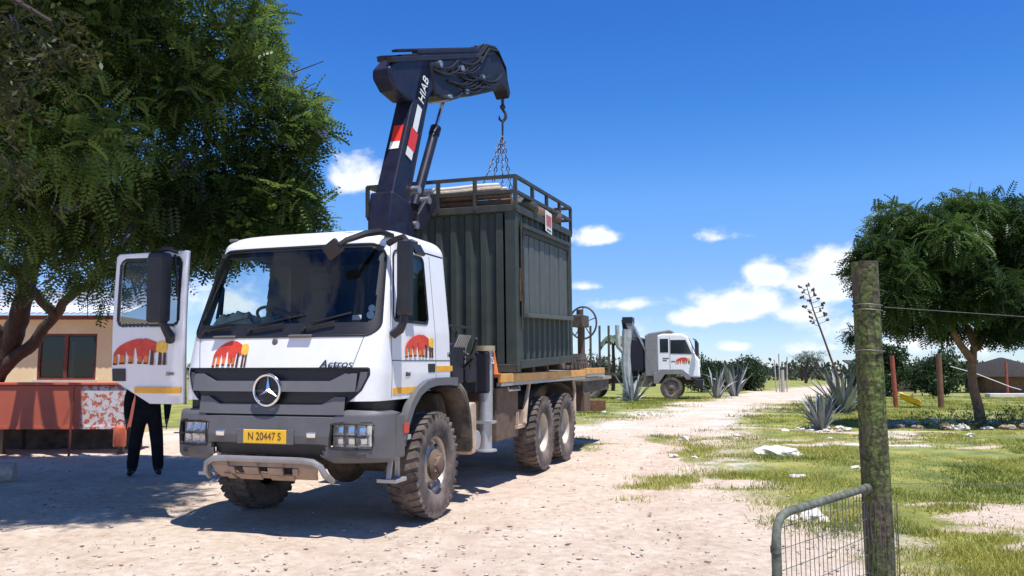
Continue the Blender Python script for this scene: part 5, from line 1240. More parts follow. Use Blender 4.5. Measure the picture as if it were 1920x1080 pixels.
# ------------------------------------------------------------------ person
def person(loc, rz):
    V = []; E = []; Rd = []
    def add(p, r, par=None):
        V.append(p); Rd.append(r)
        if par is not None: E.append((par, len(V) - 1))
        return len(V) - 1
    pel = add((0, 0, .95), (.19, .145)); wa = add((0, 0, 1.10), (.19, .14), pel); ch = add((0, .01, 1.30), (.205, .15), wa); sh = add((0, .0, 1.44), (.15, .11), ch)
    nk = add((0, .01, 1.54), (.058, .058), sh); hd = add((0, .03, 1.64), (.085, .098), nk); hd2 = add((0, .03, 1.74), (.075, .09), hd)
    hands = []
    for s in (-1, 1):
        hp = add((s * .10, 0, .90), (.12, .125), pel); kn = add((s * .155, .02, .50), (.095, .10), hp); an = add((s * .185, -.01, .12), (.085, .088), kn); hl = add((s * .19, -.01, .05), (.055, .06), an); to = add((s * .215, .17, .04), (.045, .035), hl)
        a1 = add((s * .215, 0, 1.41), (.085, .085), sh); el = add((s * .285, -.02, 1.13), (.072, .072), a1); wr_ = add((s * .285, .06, .89), (.042, .042), el); pa = add((s * .285, .075, .82), (.038, .022), wr_)
        for k, (dx, l) in enumerate(((-.022, .075), (-.007, .085), (.008, .08), (.022, .065))): q = add((s * .285 + .2 * dx, .075 + dx, .775), (.010, .010), pa); add((s * .283, .078 + dx, .775 - l), (.008, .008), q)
        add((s * .27, .11, .78), (.010, .010), pa)
    me = bpy.data.meshes.new('person'); me.from_pydata(V, E, []); o = bpy.data.objects.new('person_rig', me); COL.objects.link(o)
    sk = o.modifiers.new('skin', 'SKIN'); sk.use_smooth_shade = True
    for i, d in enumerate(me.skin_vertices[0].data): d.radius = Rd[i]; d.use_root = (i == 0)
    sb = o.modifiers.new('sub', 'SUBSURF'); sb.levels = 2; sb.render_levels = 2
    dg = bpy.context.evaluated_depsgraph_get(); m2 = bpy.data.meshes.new_from_object(o.evaluated_get(dg)); bpy.data.objects.remove(o)
    m2.materials.clear()
    for m in (mat('black_overall', (.014, .014, .017), .95, var=.4, bump=.3, bscale=12, spec=.2), mat('skin_brown', (.11, .06, .04), .5), mat('boot_black', (.01, .009, .008), .6)): m2.materials.append(m)
    for p in m2.polygons:
        c = p.center; p.use_smooth = True
        p.material_index = 1 if (c.z > 1.545 or (.6 < c.z < .86 and abs(c.x) > .24)) else (2 if c.z < .12 else 0)
    root = bpy.data.objects.new('person', m2); COL.objects.link(root); root.location = loc; root.rotation_euler = (0, 0, rz)
    tag(root, 'person in black overalls standing behind the open truck door', 'person')
    mb = MB(); mb.sphere((0, .02, 1.755), .098, 16, 10, (.92, 1.05, .72)); mb.build('hair', mat('hair_black', (.01, .009, .008), .8), root, smooth=True)
    mb = MB(); mb.add([(-.012, .118, 1.69), (.012, .118, 1.69), (0, .125, 1.66), (-.02, .118, 1.645), (.02, .118, 1.645), (0, .145, 1.65)], [(0, 1, 5), (0, 5, 3), (1, 4, 5), (3, 5, 4)]); mb.build('nose', MATS['skin_brown'], root)
    for s in (-1, 1):
        mb = MB(); mb.sphere((s * .032, .112, 1.70), .012, 8, 6); mb.build('eye', M_STICKW, root, smooth=True)
        mb = MB(); mb.sphere((s * .088, .02, 1.68), .03, 8, 6, (.35, .7, 1)); mb.build('ear', MATS['skin_brown'], root, smooth=True)
person((-5.66, 13.05, G(-5.66, 13.05) - .01), R(200))

# ------------------------------------------------------------------ vegetation helpers
def frond(npair, length, ll, lw, droop=.25, sweep=.75):
    """feathery frond along +X: pairs of leaflets as folded rhombi"""
    V = []; F = []
    for i in range(npair):
        f = (i + .6) / npair; x = length * f; z = -droop * length * f * f; k = ll * (1 - .55 * abs(f - .45) ** 1.2 * 1.4)
        for s in (-1, 1):
            b = len(V); d = np.array([1 - sweep, s * sweep, -.12]); d /= np.linalg.norm(d); w = np.array([d[1] * -s, d[0], 0]) * lw * .5
            p = np.array([x, 0, z]); V += [p, p + d * k * .45 + np.array([lw * .5, 0, .004]), p + d * k, p + d * k * .45 - np.array([lw * .5, 0, .004])]; F.append((b, b + 1, b + 2, b + 3))
    V.append(np.array([0, 0, 0])); b = len(V); V += [np.array([0, .004, 0]), np.array([length, 0, -droop * length])]; F.append((b - 1, b + 1, b + 1 - 1, b - 1)) if 0 else None
    return np.array(V[:npair * 8]), np.array(F)
def leaf_sprig(n, length, ll, lw, seed):
    """short twig carrying n broad leaves in random directions"""
    r = np.random.default_rng(seed); V = []; F = []
    for i in range(n):
        p = np.array([length * (i + .5) / n, 0, 0]) + r.normal(0, .03 * length, 3); d = r.normal(0, 1, 3) + np.array([.9, 0, -.2]); d /= np.linalg.norm(d); u = np.cross(d, r.normal(0, 1, 3)); u /= np.linalg.norm(u); k = ll * r.uniform(.7, 1.25); b = len(V)
        V += [p, p + d * k * .5 + u * lw * .5, p + d * k, p + d * k * .5 - u * lw * .5]; F.append((b, b + 1, b + 2, b + 3))
    return np.array(V), np.array(F)
def scatter(T, pos, dirs, size, tint, rng, updir=None):
    V0, F0 = T; m = len(pos); n = len(V0)
    x = dirs / np.linalg.norm(dirs, axis=1, keepdims=True)
    up = (np.array([0, 0, 1.]) if updir is None else updir) + rng.normal(0, .45, (m, 3)); y = np.cross(up, x); y /= np.linalg.norm(y, axis=1, keepdims=True) + 1e-9; z = np.cross(x, y)
    Rm = np.stack([x, y, z], -1)
    V = np.einsum('mij,nj->mni', Rm, V0) * size[:, None, None] + pos[:, None, :]
    F = F0[None] + (np.arange(m) * n)[:, None, None]
    return V.reshape(-1, 3), F.reshape(-1, F0.shape[1]), np.repeat(tint, n)
def crown_points(blobs, n, rng, shell=.5, flat=1.):
    B = np.array(blobs); w = B[:, 3] ** 2; k = rng.choice(len(B), n, p=w / w.sum()); d = rng.normal(0, 1, (n, 3)); d /= np.linalg.norm(d, axis=1, keepdims=True)
    r = B[k, 3] * (shell + (1 - shell) * rng.random(n)) ; off = d * r[:, None]; off[:, 2] *= flat
    return B[k, :3] + off, d, k
def crown(name, parent, blobs, n, T, m, rng, size=(.8, 1.25), out=.8, rnd=.5, down=.25, org=(0, 0, 0), shell=.5, flat=.8, tbias=0., clip=None):
    p, d, k = crown_points(blobs, n, rng, shell, flat)
    if clip is not None: q = clip(p); p, d, k = p[q], d[q], k[q]
    bt = rng.random(len(blobs)); dirs = d * out + rng.normal(0, rnd, p.shape) + np.array([0, 0, -down]); tint = np.clip(.05 + .55 * bt[k] ** 1.5 + .45 * rng.random(len(p)) * (.3 + bt[k]) + tbias, 0, 1)  # tint spread blob by blob, imitating sunlit clumps against shaded ones
    special = rng.random(len(p)) > .992; tint = np.where(special, 1., np.minimum(tint, .9))
    V, F, t = scatter(T, p - np.array(org), dirs, rng.uniform(*size, len(p)), tint, rng)
    o = link_mesh(name, np_mesh(name, V, F, [m], t), None, parent); return o
M_BARK = mat('dark_bark', (.05, .036, .028), .95, var=.35, scale=9, bump=.6, bscale=18); M_BARKL = mat('warm_bark', (.20, .115, .065), .9, var=.4, scale=7, bump=.5, bscale=18)
L_JAC = leaf_mat('jacaranda_leaf', (.018, .044, .012), (.17, .26, .055), .44, c3=(.13, .12, .26)); L_ROB = leaf_mat('dark_leaf', (.022, .05, .014), (.105, .175, .04), .36)
L_BUSH = leaf_mat('bush_leaf', (.016, .036, .014), (.06, .10, .032), .25); L_FAR = leaf_mat('far_leaf', (.03, .042, .03), (.085, .10, .06), .2); L_NEAR = leaf_mat('near_leaf', (.012, .02, .004), (.05, .052, .008), .35)
L_GRASS = leaf_mat('grass_blade', (.10, .155, .02), (.43, .40, .08), .3, .6); L_AGAVE = None
def limb(mb, pts, r0, r1, n=9, jit=.04, seed=0):
    """smooth tapered limb through points"""
    P = [Vector(p) for p in pts]; out = []; r = random.Random(seed)
    for i in range(len(P) - 1):
        a = P[max(i - 1, 0)]; b = P[i]; c = P[i + 1]; d = P[min(i + 2, len(P) - 1)]
        for k in range(4):
            t = k / 4; out.append(.5 * ((2 * b) + (c - a) * t + (2 * a - 5 * b + 4 * c - d) * t * t + (3 * b - a - 3 * c + d) * t ** 3) + Vector((r.uniform(-jit, jit), r.uniform(-jit, jit), 0)) * (1 if (i + k) else 0))
    out.append(P[-1]); m = len(out); mb.tube(out, [r0 + (r1 - r0) * (i / (m - 1)) ** .8 for i in range(m)], n); return out
# ------------------------------------------------------------------ big jacaranda on the left
def big_tree():
    base = Vector((-10.75, 16.75, G(-10.7, 16.7) - .05)); rng = np.random.default_rng(21)
    t = thing('shade_tree', 'big dark green feathery tree shading the yard on the left', 'tree', base)
    rel = lambda pts: [Vector(p) - base for p in pts]
    mb = MB(); limb(mb, rel([base, (-10.45, 16.6, 1.2), (-9.95, 16.5, 2.2), (-9.65, 16.3, 2.8), (-9.2, 15.8, 3.6), (-8.5, 14.8, 4.9), (-7.9, 13.8, 6.2)]), .30, .09, 12, .02, 1); mb.build('trunk', M_BARK, t, smooth=True, ang=60)
    limbs = [[(-10.45, 16.6, 1.2), (-10.0, 16.5, 1.75), (-9.45, 16.45, 2.2), (-8.95, 16.3, 2.75), (-8.3, 15.6, 3.05), (-7.3, 14.6, 3.35), (-6.0, 13.2, 3.9), (-4.8, 12.2, 4.6)],
             [(-9.95, 16.5, 2.2), (-10.2, 15.5, 3.2), (-9.8, 13.8, 4.6), (-9.0, 12.0, 6.2)], [(-9.2, 15.8, 3.6), (-7.4, 14.2, 4.6), (-5.6, 12.9, 5.6), (-4.0, 12.2, 6.3)], [(-8.5, 14.8, 4.9), (-7.4, 12.8, 5.4), (-6.4, 10.9, 5.9)], [(-10.45, 16.6, 1.2), (-10.9, 16.2, 2.6), (-11.8, 15, 4.5), (-12.2, 13.6, 6.4)],
             [(-7.3, 14.6, 3.35), (-6.2, 13.8, 3.3), (-5.0, 13.2, 3.5), (-4.0, 12.8, 3.8)], [(-8.95, 16.3, 2.75), (-8.9, 15.2, 3.2), (-8.6, 13.8, 3.6), (-8.0, 12.6, 4.2)]]
    for i, l in enumerate(limbs): mb = MB(); limb(mb, rel(l), .17 if i < 1 else .11, .03, 9, .03, i + 2); mb.build('branch', M_BARK, t, smooth=True, ang=60)
    blobs = []
    while len(blobs) < 150:
        d = rng.normal(0, 1, 3); d /= np.linalg.norm(d); q = np.array([-7.4, 11.6, 6.4]) + d * np.array([4.6, 3.0, 3.0]) * rng.random() ** .45
        if q[2] < 3.7 + .12 * max(0, -5 - q[0]) * 0: continue
        u = 960 + 1560 * q[0] / q[1]
        if q[1] < 10.6 and q[0] > -5.2: continue
        if u > 545: continue
        if q[0] > -4.6 and q[1] < 11.2: continue
        blobs.append((*q, rng.uniform(.55, .95)))
    while len(blobs) < 222:                     # the near side of the crown, above the picture
        q = np.array([rng.uniform(-10, -2.85), rng.uniform(7.3, 10.6), rng.uniform(6.0, 8.8)])
        if q[2] < 1.58 + .46 * q[1] + 1.15: continue
        blobs.append((*q, rng.uniform(.5, .8)))
    for (u, v, Y, r) in ((570, 215, 12.2, .5), (592, 245, 12.0, .40), (560, 300, 12.4, .5), (575, 400, 12.6, .5), (540, 380, 12.2, .6), (520, 140, 12.4, .55), (480, 60, 12.6, .7), (470, 20, 12.4, .6), (500, 250, 12.2, .7), (500, 420, 12.4, .5), (420, 440, 12.2, .5), (330, 430, 12.6, .55), (450, 330, 12.6, .8), (590, 425, 12.8, .32), (300, 500, 13.2, .4), (230, 520, 14, .4), (150, 500, 14.2, .5), (60, 520, 14.5, .5), (100, 420, 13, .8), (200, 440, 13, .7), (10, 470, 14, .6), (190, 560, 14.5, .25), (330, 470, 12.4, .4), (380, 400, 12, .7), (250, 380, 12, .8), (560, 430, 12.6, .42), (510, 435, 12.4, .4), (455, 430, 12.2, .45), (400, 455, 12.4, .42), (430, 390, 12.2, .6), (590, 350, 12.5, .4), (600, 200, 12.3, .3), (545, 190, 12.4, .5), (520, 330, 12.6, .6)):
        blobs += [((u - 960) / 1560 * Y, Y, 1.582 + (701 - v) / 1560 * Y, r)] * 2
    def clip(p):
        u = 960 + 1560 * p[:, 0] / p[:, 1]; v = 701 - (p[:, 2] - 1.582) / p[:, 1] * 1560
        um = np.interp(v, [-300, 0, 60, 120, 150, 185, 240, 300, 335, 380, 430, 480], [470, 495, 500, 515, 545, 585, 600, 585, 570, 585, 590, 560]) + 26 * (fbm(v * .05, u * .03, 3) - .5) * 2; return (u < um) & (p[:, 1] + .26 * (p[:, 2] - .6) < 15.2) & (p[:, 2] > 2.75) & ~((u > 640)) & ~((p[:, 1] < 10.2) & (p[:, 0] > -4.4) & (p[:, 2] < 4.2))
    crown('crown', t, blobs, 50000, frond(7, .30, .078, .034, .35), L_JAC, rng, (.45, 1.4), .7, .55, .35, base, .30, .8, clip=clip)
    tw = MB()
    for i in range(150):
        b = blobs[rng.integers(len(blobs))]; p = Vector(b[:3]); tr = Vector((-8.2, 14.2, 4.6)); q = p + (tr - p).normalized() * .9 + Vector(rng.normal(0, .2, 3)); tw.tube([q - base, (q + p) / 2 + Vector(rng.normal(0, .08, 3)) - base, p + Vector(rng.normal(0, .3, 3)) - base], [.02, .014, .006], 5)
    tag(tw.build('twigs', M_BARK, t, smooth=True), kind='stuff')
    pm = mat('seed_pod', (.42, .33, .22), .8, var=.3)
    for (u, v, Y, l) in ((226, 25, 11.4, .36), (195, 235, 11.8, .5), (205, 255, 11.9, .45), (215, 250, 11.7, .5), (190, 270, 11.9, .4), (112, 325, 12, .35)):
        p = Vector(((u - 960) / 1560 * Y, Y, 1.582 + (701 - v) / 1560 * Y)) - base; mb = MB(); mb.tube([p + Vector((-.03, 0, l * .55)), p, p + Vector((.03, 0, -l * .5))], [.012, .028, .02], 6); mb.build('seed_pod', pm, t, smooth=True)
big_tree()
# ------------------------------------------------------------------ tree on the right
def right_tree():
    base = Vector((12.5, 22.38, G(12.5, 22.4) - .05)); rng = np.random.default_rng(5); t = thing('young_tree', 'young dark green tree ringed by stones right of the gate post', 'tree', base)
    rel = lambda pts: [Vector(p) - base for p in pts]
    mb = MB(); limb(mb, rel([base, (12.42, 22.4, .75), (12.32, 22.4, 1.4), (12.36, 22.4, 2.0), (12.5, 22.4, 2.7), (12.75, 22.5, 3.6), (13.0, 22.5, 4.6)]), .155, .05, 12, .01, 4); mb.build('trunk', M_BARKL, t, smooth=True, ang=60)
    for i, l in enumerate(([(12.36, 22.4, 1.95), (12.0, 22.3, 2.35), (11.7, 22.2, 2.9), (11.4, 22.1, 3.7), (10.9, 21.9, 4.5)], [(12.5, 22.4, 2.6), (12.9, 22.1, 3.2), (13.6, 21.8, 3.9)], [(12.45, 22.4, 2.4), (12.3, 22.8, 3.2), (12.0, 23.2, 4.4)], [(12.5, 22.4, 2.3), (13.1, 22.8, 2.8), (14.0, 23.1, 3.3)])):
        mb = MB(); limb(mb, rel(l), .12, .03, 9, .02, i); mb.build('branch', M_BARKL, t, smooth=True, ang=60)
    blobs = []
    for (u, v, Y, r) in ((1690, 420, 22.6, .85), (1750, 430, 22.2, .8), (1660, 470, 22.0, .7), (1640, 520, 22.4, .6), (1700, 520, 21.8, .9), (1800, 410, 22.4, .8), (1830, 400, 22.0, .75), (1880, 410, 22.6, .85), (1930, 430, 22.0, .95), (1990, 470, 22.4, 1.0), (1770, 500, 23.0, 1.0), (1850, 490, 22.8, 1.0), (1920, 510, 22.2, .9), (1760, 570, 22.0, .7), (1690, 590, 22.4, .6), (1650, 590, 22.8, .45), (1830, 560, 21.6, .6), (1900, 590, 21.8, .7), (1960, 580, 22.5, .9), (1780, 610, 23, .45), (1870, 620, 22, .45), (1625, 480, 22.4, .40), (1608, 500, 22.4, .22), (1600, 625, 22.5, .22), (1712, 640, 22, .30), (1745, 630, 22.6, .35), (1900, 640, 22.6, .5), (2040, 540, 22.5, 1.0), (1940, 650, 22.4, .5), (1845, 640, 23, .3), (1720, 460, 23, .9), (1690, 560, 21.4, .6), (1800, 450, 21.4, .8), (1870, 540, 21.2, .7)):
        blobs.append(((u - 960) / 1560 * Y, Y, 1.582 + (701 - v) / 1560 * Y, r * .95))
    crown('crown', t, blobs, 21000, frond(7, .36, .115, .045, .5, .62), L_ROB, rng, (.65, 1.25), .55, .5, .5, base, .25, .85, clip=lambda p: p[:, 2] > 2.45 + .3 * fbm(p[:, 0] * 2, p[:, 1], 2))
right_tree()
# ------------------------------------------------------------------ branch hanging close to the camera, top left
def near_branch():
    base = Vector((-2.6, 2.9, 3.2)); rng = np.random.default_rng(9); t = thing('overhanging_branch', 'dark yellowish leafy branch hanging close in the top left corner', 'branch', base)
    mb = MB(); mb.tube([(0, 0, 0), (.35, -.05, -.1), (.7, -.1, -.22), (1.0, -.12, -.4)], [.03, .022, .015, .006], 7); mb.tube([(.2, 0, -.05), (.5, .1, -.5), (.62, .1, -.95)], [.018, .012, .005], 6); mb.build('stem', M_BARK, t, smooth=True)
    blobs = []
    for (u, v, Y, r) in ((20, 30, 2.9, .16), (80, 40, 2.85, .14), (60, 90, 2.8, .10), (-30, 120, 2.9, .14), (5, 180, 2.8, .08), (-20, 250, 2.8, .09), (0, 310, 2.8, .07), (-60, 60, 2.9, .2), (120, 60, 2.9, .07), (-70, 200, 2.9, .15)): blobs.append(((u - 960) / 1560 * Y - base.x, Y - base.y, 1.582 + (701 - v) / 1560 * Y - base.z, r))
    p, d, k = crown_points(blobs, 300, rng, .2); dirs = d * .4 + rng.normal(0, .4, p.shape) + np.array([0, 0, -.6]); V, F, tt = scatter(leaf_sprig(4, .06, .05, .013, 4), p, dirs, rng.uniform(.7, 1.3, len(p)), rng.random(len(p)), rng)
    link_mesh('foliage', np_mesh('foliage', V, F, [L_NEAR], tt), None, t)
near_branch()
# ------------------------------------------------------------------ bushes, far trees
def bush(name, lab, cat, x, y, rx, ry, rz, n, m, seed, leaf=.16, group=None, stems=True):
    rng = np.random.default_rng(seed); t = thing(name, lab, cat, (x, y, G(x, y)), group=group); blobs = []
    for i in range(26):
        d = rng.normal(0, 1, 3); d /= np.linalg.norm(d); d[2] = abs(d[2]); k = rng.random() ** .4 * .8; blobs.append((d[0] * rx * k, d[1] * ry * k, .10 * rz + d[2] * rz * .85 * k + .12 * rz * rng.random(), min(rx, rz) * rng.uniform(.24, .38)))
    p, d, k = crown_points(blobs, n, rng, .35); q = p[:, 2] > .02; p, d, k = p[q], d[q], k[q]; bt = rng.random(26)
    V, F, tt = scatter(leaf_sprig(4, leaf * 1.3, leaf, leaf * .45, seed), p, d * .7 + rng.normal(0, .5, p.shape) + np.array([0, 0, .3]), rng.uniform(.7, 1.3, len(p)), np.clip(.2 + .7 * rng.random(len(p)) * (.4 + bt[k]), 0, 1), rng)
    link_mesh('crown', np_mesh('crown', V, F, [m], tt), None, t)
    mb = MB()
    for i in range(6): a = rng.random() * 6.28; mb.tube([(math.cos(a) * .1, math.sin(a) * .1, -.03), (math.cos(a) * rx * .25, math.sin(a) * ry * .25, rz * .4), (math.cos(a) * rx * .5, math.sin(a) * ry * .5, rz * .75)], [.05, .035, .015], 6)
    mb.build('trunk', M_BARK, t, smooth=True); return t
bush('round_shrub', 'dense round dark green shrub at the end of the track', 'shrub', 17.2, 61, 1.75, 1.6, 2.95, 2400, L_BUSH, 31, .2)
bush('shrub', 'dark shrub standing just right of the distant truck cab', 'shrub', 12.6, 56, 1.5, 1.3, 2.7, 1300, L_BUSH, 32, .2)
bush('shrub', 'dark shrub between the two distant agaves', 'shrub', 14.6, 58, 1.3, 1.3, 2.5, 1100, L_BUSH, 33, .2)
bush('hedge_bush', 'wide dark hedge bush behind the left red post', 'bush', 20.6, 46, 1.9, 1.5, 3.1, 2400, L_BUSH, 34, .2)
bush('hedge_bush', 'dark hedge bush behind the right brown post', 'bush', 23.2, 46, 1.5, 1.4, 2.9, 1700, L_BUSH, 35, .2)
bush('distant_tree', 'small distant green tree low above the rear of the truck deck', 'tree', 8.8, 90, 2.4, 2.0, 3.6, 900, L_FAR, 36, .3)
bush('garden_tree', 'dark tree beside the hut at the right edge', 'tree', 28.3, 55, 2.0, 1.6, 3.1, 1200, L_BUSH, 37, .25)
def acacia(x, y, s, lab, seed, n=900):
    rng = np.random.default_rng(seed); t = thing('acacia_tree', lab, 'tree', (x, y, G(x, y))); mb = MB(); ends = []
    for i in range(9):
        a = rng.uniform(-1, 1); d = rng.uniform(-.6, .6); e = (a * 2.3 * s, d * 2 * s, rng.uniform(2.6, 4.0) * s); ends.append(e); mb.tube([(0, 0, -.1), (a * .4 * s, d * .3 * s, 1.1 * s), (a * 1.3 * s, d * s, 2.2 * s), e], [.16 * s, .11 * s, .07 * s, .02], 6)
    mb.build('trunk', M_BARK, t, smooth=True); blobs = [(e[0], e[1], e[2], rng.uniform(.5, .9) * s) for e in ends] + [(e[0] * .6, e[1] * .6, e[2] * .95 + .1, .6 * s) for e in ends]
    p, d, k = crown_points(blobs, n, rng, .3, .45); V, F, tt = scatter(leaf_sprig(4, .3, .16, .04, seed), p, d + np.array([0, 0, .4]), rng.uniform(.8, 1.4, len(p)), rng.random(len(p)), rng); link_mesh('crown', np_mesh('crown', V, F, [L_FAR], tt), None, t)
acacia(38.6, 110, 1.0, 'flat topped distant acacia beyond the end of the track', 41)
acacia(52, 150, 1.1, 'far acacia low on the horizon behind the gate post', 42, 700)
def palm(x, y, lab):
    z0 = G(x, y); t = thing('palm', lab, 'palm', (x, y, z0)); mb = MB(); mb.tube([(0, 0, -.1), (.08, 0, 1.5), (.05, 0, 3.2), (0, 0, 4.0)], [.15, .12, .11, .10], 8); mb.build('trunk', M_BARK, t, smooth=True); rng = np.random.default_rng(3)
    for i in range(14):
        a = i * 2 * PI / 14 + rng.uniform(-.2, .2); l = rng.uniform(.9, 1.3); up = rng.uniform(-.1, .7); mb = MB(); pts = [Vector((math.cos(a) * l * f, math.sin(a) * l * f, 4.0 + up * l * f - .9 * l * f * f)) for f in np.linspace(0, 1, 7)]; side = Vector((-math.sin(a), math.cos(a), 0))
        for p, q in zip(pts, pts[1:]):
            for s in (-1, 1): mb.add([p, q, q + side * s * .25 + Vector((0, 0, -.18)), p + side * s * .25 + Vector((0, 0, -.18))], [(0, 1, 2, 3)])
        mb.build('frond', mat('palm_green', (.045, .075, .03), .6), t)
palm(7.35, 61, 'small distant palm left of the second truck')
# low scrub along the far edge of the field
def scrub():
    rng = np.random.default_rng(77); n = 9000; x = rng.uniform(-60, 160, n); y = rng.uniform(150, 230, n); h = 2.6 * fbm(x * .06, y * .02, 3) ** 1.2 * 2
    p = np.stack([x, y, .36 + rng.random(n) * h], -1); V, F, tt = scatter(leaf_sprig(5, .9, .7, .4, 8), p, rng.normal(0, 1, p.shape) + np.array([0, 0, .5]), rng.uniform(.8, 1.5, n), rng.random(n), rng)
    o = link_mesh('distant_scrub', np_mesh('distant_scrub', V, F, [L_FAR], tt)); tag(o, 'band of low grey green scrub along the far horizon', 'scrub', kind='stuff')
scrub()
# ------------------------------------------------------------------ agaves
M_AG = mat('agave_blue_grey', (.095, .115, .12), .5, var=.25, scale=5, col2=(.19, .215, .215)); M_AGP = mat('agave_pale', (.34, .37, .36), .5, var=.2, scale=5)
def agave_leaf(length, w, bend, m):
    mb = MB(); n = 9; L_, R_, C_ = [], [], []
    for i in range(n + 1):
        f = i / n; ww = w * (.75 + 1.1 * f - 1.85 * f * f) if f < .98 else .004; z = length * (f - .12 * bend * f * f); x = .06 + bend * length * .5 * f * f; L_.append((x, -ww / 2, z)); R_.append((x, ww / 2, z)); C_.append((x + .28 * ww, 0, z))
    mb.strip(L_, C_); mb.strip(C_, R_); me = mb.mesh('leaf'); me.materials.append(m); me.polygons.foreach_set('use_smooth', [True] * len(me.polygons)); return me
AL = [agave_leaf(1.0, .095, b, m) for b, m in ((.15, M_AG), (.5, M_AG), (1.0, M_AGP), (.05, M_AG), (.35, M_AGP))]
def agave(x, y, s, n, lab, seed, spread=.75, group='agave plants'):
    r = random.Random(seed); t = thing('agave', lab, 'agave', (x, y, G(x, y) - .03), group=group)
    for i in range(n):
        f = i / n; o = bpy.data.objects.new('leaf', AL[r.choice((0, 1, 3, 4) if f < .75 else (1, 2, 4))]); COL.objects.link(o); o.parent = t; k = s * r.uniform(.8, 1.1); o.scale = (k, k * 1.25, k); o.rotation_euler = (0, r.uniform(.02, .14) + spread * f ** 1.3, r.random() * 6.283)
    return t
agave(7.9, 21.5, 1.08, 46, 'spiky blue grey agave nearest the track, ringed by small stones', 1, .48)
a2 = agave(11.05, 28.1, 1.6, 50, 'large agave left of the gate post with a tall flower stalk', 2, .6)
mb = MB(); st = [(-.02, 0, .3), (-.15, 0, 1.35), (-.55, 0, 2.6), (-.85, 0, 3.5), (-1.05, 0, 4.35)]; mb.tube(st, [.045, .04, .034, .026, .012], 8); fs = mb.build('flower_stalk', M_WOODD, a2, smooth=True)
mb = MB(); r = random.Random(4)
for i in range(16):
    f = i / 16; p = Vector((-.68 - .38 * f, 0, 2.95 + 1.4 * f)); s = 1 if i % 2 else -1; q = p + Vector((s * (.38 - .2 * f) * r.uniform(.7, 1.1), r.uniform(-.3, .3), .10)); mb.tube([p, (p + q) / 2 - Vector((0, 0, .02)), q], .010, 5)
    for k in range(5): mb.sphere(q + Vector((r.uniform(-.06, .06), r.uniform(-.06, .06), r.uniform(-.03, .07))), r.uniform(.025, .05), 6, 5)
mb.build('seed_heads', M_WOODD, fs, smooth=True)
agave(12.0, 29.5, 1.5, 26, 'agave half hidden right behind the gate post', 3, .8)
agave(5.5, 38.2, 1.5, 26, 'pale agave in front of the distant truck bed', 5, .9)
agave(10.3, 42.2, 1.6, 22, 'agave at the front bumper of the distant truck', 6, .5)
agave(12.2, 46, 2.1, 26, 'tall agave in front of the shrubs beyond the distant truck', 7, .42)
t = thing('cactus_column', 'pale grey ribbed trunk standing behind the leftmost agave', 'cactus', (5.35, 39.0, G(5.3, 39)))
mb = MB(); ri = []
for i in range(9):
    z = -.05 + i * .42; ri.append([Vector(((.19 + .03 * (k % 2) + .02 * math.sin(i * 2)) * math.cos(k * PI / 7) + .03 * math.sin(i), (.19 + .03 * (k % 2)) * math.sin(k * PI / 7), z)) for k in range(14)])
for a, b in zip(ri, ri[1:]): mb.add(a + b, [(k, (k + 1) % 14, 14 + (k + 1) % 14, 14 + k) for k in range(14)])
mb.add(ri[-1], [tuple(range(14))]); mb.build('stem', mat('pale_cactus', (.36, .37, .36), .8, var=.3, scale=4), t)
mb = MB(); mb.tube([(-.12, 0, 2.2), (-.38, 0, 2.5), (-.42, 0, 3.5)], [.1, .12, .1], 10); mb.build('arm', MATS['pale_cactus'], t, smooth=True)
# ------------------------------------------------------------------ posts and playground bits
M_POSTR = mat('red_painted_post', (.33, .075, .045), .75, var=.3, scale=5); M_POSTB = mat('brown_post', (.17, .085, .05), .85, var=.35, scale=5)
def post(x, y, h, r, m, lab, name='wooden_post', lean=0., group=None):
    mb = MB(); mb.tube([(0, 0, -.1), (lean * .4, 0, h * .4), (lean, 0, h)], [r * 1.05, r, r * .95], 12); o = mb.build(name, m, None, smooth=True); o.location = (x, y, G(x, y)); return tag(o, lab, 'post', group)
post(14.68, 32.1, 1.95, .085, M_POSTR, 'red painted post with the yellow plastic boat at its foot', lean=-.07)
post(16.05, 31.4, 2.0, .105, M_POSTB, 'brown wooden post between the red post and the young tree')
post(26.6, 45, 1.85, .07, M_POSTR, 'reddish post in front of the hut at the right edge')
for i, (x, y, h) in enumerate(((18.05, 57.2, 2.2), (18.35, 57.4, 2.6), (18.9, 57.6, 2.4))): post(x, y, h, .045, mat('bleached_stick', (.42, .38, .34), .9, var=.2), ('leftmost', 'middle', 'rightmost')[i] + ' of the three thin bleached fence sticks at the track end', 'fence_stick', .08 * (i - 1), 'bleached fence sticks')
post(18.3, 56.6, 1.5, .12, MATS['bleached_stick'], 'short thick bleached stump at the foot of the fence sticks', 'stump')
by_ = thing('toy_boat', 'yellow plastic toy boat leaning at the foot of the red post', 'toy', (15.0, 31.6, G(15, 31.6)), R(-8))
M_YEL = mat('yellow_plastic', (.62, .42, .03), .45, var=.15); mb = MB()
def hull(f): return (.38 - .80 * f, .30 * math.sin(PI * min(1, f * 1.12 + .05)) ** .6)
secs = []
for f in np.linspace(0.01, .93, 9):
    x, w = hull(f); zz = .10 + .34 * f; secs.append([Vector((x, -w, zz + .13)), Vector((x, -w * .7, zz - .05)), Vector((x, 0, zz - .10)), Vector((x, w * .7, zz - .05)), Vector((x, w, zz + .13)), Vector((x, 0, zz + .17))])
for a, b in zip(secs, secs[1:]): mb.add(a + b, [(k, (k + 1) % 6, 6 + (k + 1) % 6, 6 + k) for k in range(6)])
mb.add(secs[0], [tuple(range(6))]); mb.add(secs[-1], [tuple(range(6))]); mb.build('hull', M_YEL, by_, smooth=True, ang=50)
